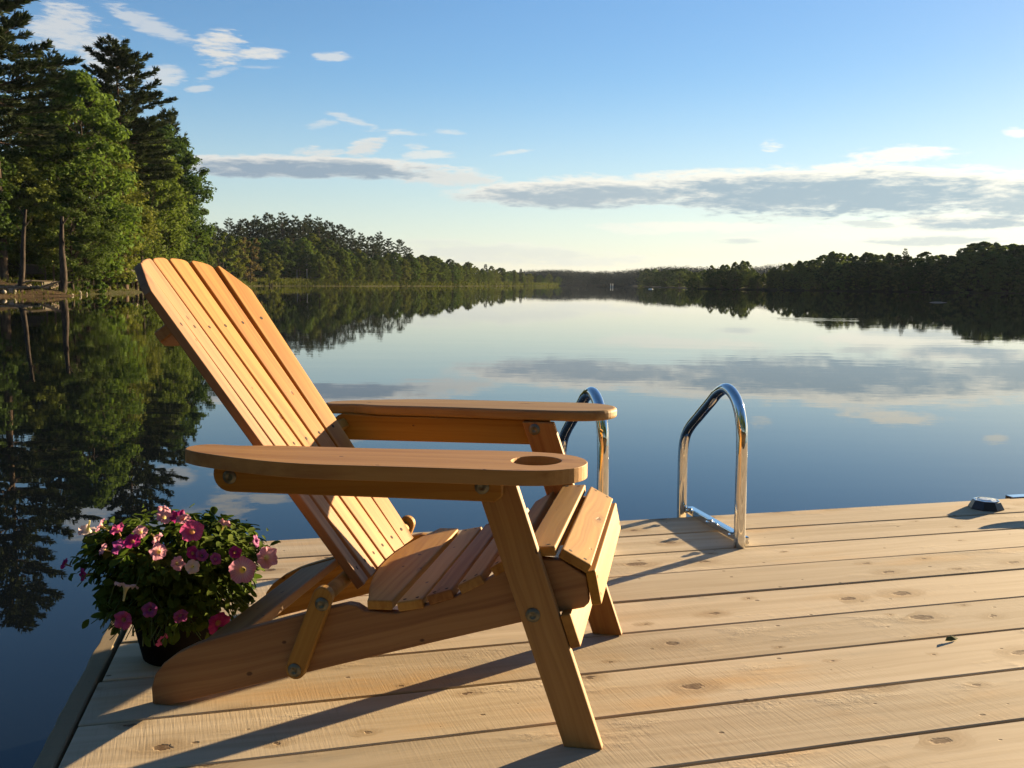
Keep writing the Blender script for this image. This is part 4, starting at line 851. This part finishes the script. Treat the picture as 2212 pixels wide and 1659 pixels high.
FL = [((.06, -.10, .118), 'p'), ((-.08, -.11, .098), 'h'), ((-.10, -.13, .062), 'p'), ((.03, -.165, .068), 'p'), ((.0, -.06, .128), 'p'), ((-0.188, -0.02, 0.082), 'w'), ((-0.126, -0.081, 0.100), 'p'), ((-0.058, -0.152, 0.074), 'u'), ((-0.031, -0.152, 0.085), 'm'), ((0.011, -0.142, 0.096), 'p'), ((0.018, -0.10, 0.124), 'p'), ((0.045, -0.09, 0.122), 'm'), ((0.087, -0.122, 0.1), 'h'), ((0.144, -0.086, 0.104), 'p'), ((0.2, -0.058, 0.06), 'u'), ((0.226, -0.05, 0.022), 'p'), ((0.191, -0.112, 0.012), 'l'), ((0.066, -0.173, 0.045), 'p'), ((0.094, -0.154, 0.06), 'm'), ((0.113, -0.15, 0.054), 'u'), ((0.138, -0.142, 0.044), 'u'), ((-0.133, -0.157, 0.016), 'm'), ((-0.033, -0.197, -.004), 'w'), ((-0.05, -0.168, -0.080), 'h'), ((-0.003+.02, -0.150, -0.128), 'h'), ((0.067, -0.164, -0.071), 'u'), ((0.133, -0.12, -0.105), 'm'), ((0.011, -0.18, -0.054), 'u'), ((-0.214, -0.073, 0.011), 'm'), ((0.173, -0.11, 0.05), 'm'), ((-0.021, -0.131, 0.1), 'p'), ((0.1, -0.166, 0.036), 'w')]
rz = Matrix.Rotation(-.3, 3, 'Z'); rf = random.Random(21); FM = [petunia(s) for s in range(4)]; FMESH = {}
NX = 5
DIRS = {0: (-.3, .2, -.9), 7: (.1, -.75, .55), 11: (.15, -.95, .25), 10: (.6, -.75, .2), 18: (-.1, -.95, .1), 19: (.75, -.4, -.45), 21: (.75, -.65, -.05), 12: (.75, -.5, .2), 8: (.4, -.1, .8), 17: (.1, .3, .9), 4: (.7, -.3, -.4)}
for i, (pp, k) in enumerate(FL):
    p = rz @ Vector(pp); d = Vector(DIRS.get(i - NX, (pp[0] * 1.2 + rf.uniform(-.1, .1), pp[1] * 1.2 + rf.uniform(-.08, .08), pp[2] + .07 + rf.uniform(-.05, .05)))).normalized(); d = rz @ d
    mi = i % 4
    if (mi, k) not in FMESH: me = FM[mi].copy(); me.materials.append(PM[k]); FMESH[(mi, k)] = me
    sc = {11: .95, 7: .82, 10: .82, 21: .85, 18: .68, 23: .45, 1: .55, 0: .7, 17: .8}.get(i - NX, rf.uniform(.44, .60))
    o = link('flower', FMESH[(mi, k)], None, pot, Matrix.Translation(PC + p + d * .008) @ d.to_track_quat('Z', 'Y').to_matrix().to_4x4() @ Matrix.Rotation(rf.uniform(0, 6), 4, 'Z') @ Matrix.Scale(sc, 4))
def petunia_leaves():
    rs = np.random.RandomState(4); rnd = random.Random(4); V = []; F = []; st = Soup()
    def leaf(c, nrm, ax, L, Wd):
        ax = (ax - nrm * ax.dot(nrm)).normalized(); b = nrm.cross(ax); o = len(V)
        rows = [(0, 0), (.18, .62), (.45, 1.0), (.72, .78), (.90, .38), (1, 0)]; cur = rnd.uniform(.05, .25)
        for q, wv in rows:
            m = c + ax * L * q - nrm * L * cur * q * q
            for s in ((-1, 0, 1) if wv else (0,)): V.append(tuple(m + b * Wd * .5 * wv * s + nrm * Wd * .16 * abs(s)))
        F.extend([(o, o + 1, o + 2), (o, o + 2, o + 3)])
        for r in range(3):
            q = o + 1 + 3 * r; F.extend([(q, q + 3, q + 4), (q, q + 4, q + 1), (q + 1, q + 4, q + 5), (q + 1, q + 5, q + 2)])
        q = o + 10; e = o + 13; F.extend([(q, e, q + 1), (q + 1, e, q + 2)])

    for sidx in range(370):
        d = Vector((rnd.gauss(0, 1), rnd.gauss(0, 1), rnd.gauss(-.08, .75))).normalized(); rr = rnd.uniform(.70, 1.06)
        if rnd.random() < .12: rr *= 1.1
        tip = PC + Vector((d.x * .215, d.y * .195, d.z * .108)) * rr
        if d.z < -.2: tip.x *= .92; tip.y *= .92; tip.z -= .02
        if sidx >= 270:
            an = rnd.uniform(math.pi * .78, math.pi * 2.15); q = rnd.uniform(.135, .185); tip = Vector((math.cos(an) * q, math.sin(an) * q, rnd.uniform(.07, .15)))
        tip.z = max(tip.z, .075 + rnd.uniform(0, .03)); root = Vector((d.x * .05, d.y * .05, .18)); mid = (root + tip) / 2 + Vector((d.x * .03, d.y * .03, .05))
        path = spline([tuple(root), tuple(mid), tuple(tip)], 5); st.tube(path, list(np.linspace(.0022, .0011, len(path))), 5)
        for k in range(14):
            q = rnd.uniform(.35, 1.0); base = path[min(len(path) - 1, int(q * (len(path) - 1)))] + Vector((rnd.gauss(0, .012), rnd.gauss(0, .012), rnd.gauss(0, .010)))
            out = (base - Vector((0, 0, .17))).normalized(); nrm = (out * .55 + Vector((rnd.gauss(0, .4), rnd.gauss(0, .4), .65 + rnd.gauss(0, .3)))).normalized()
            ax = (out + Vector((rnd.gauss(0, .6), rnd.gauss(0, .6), rnd.gauss(0, .4)))).normalized(); L = rnd.uniform(.018, .040) * (1.15 - .45 * q); leaf(base, nrm, ax, L, L * rnd.uniform(.5, .68))
    me = np_mesh('foliage', V, [t for f in F for t in ([f] if len(f) == 3 else [f[:3], (f[0], f[2], f[3])])], True)
    link('foliage', me, leaf_mat('petunia_leaf', (.040, .075, .014), (.085, .130, .022), .32, .5, 0), pot); link('stems', st.mesh('stems'), plain('green_stem', (.08, .13, .03), .6), pot)
petunia_leaves()

# ---------------------------------------------------------------- evening air
def haze():
    m = bpy.data.materials.new('evening_air'); m.use_nodes = True; m.node_tree.nodes.clear(); t = NT(m.node_tree)
    v = t.n.new('ShaderNodeVolumePrincipled'); v.inputs['Color'].default_value = (.66, .80, 1, 1); v.inputs['Density'].default_value = .000045; v.inputs['Anisotropy'].default_value = .0
    o = t.n.new('ShaderNodeOutputMaterial'); t.l.new(v.outputs[0], o.inputs['Volume'])
    bm = bmesh.new(); bmesh.ops.create_cube(bm, size=1); ob = link('haze', bm_mesh(bm, 'haze'), m)
    ob.scale = (2200, 2800, 66); ob.location = (0, 1000, 30.5); tag(ob, 'thin bluish evening haze over the lake', 'haze', kind='stuff')
haze()
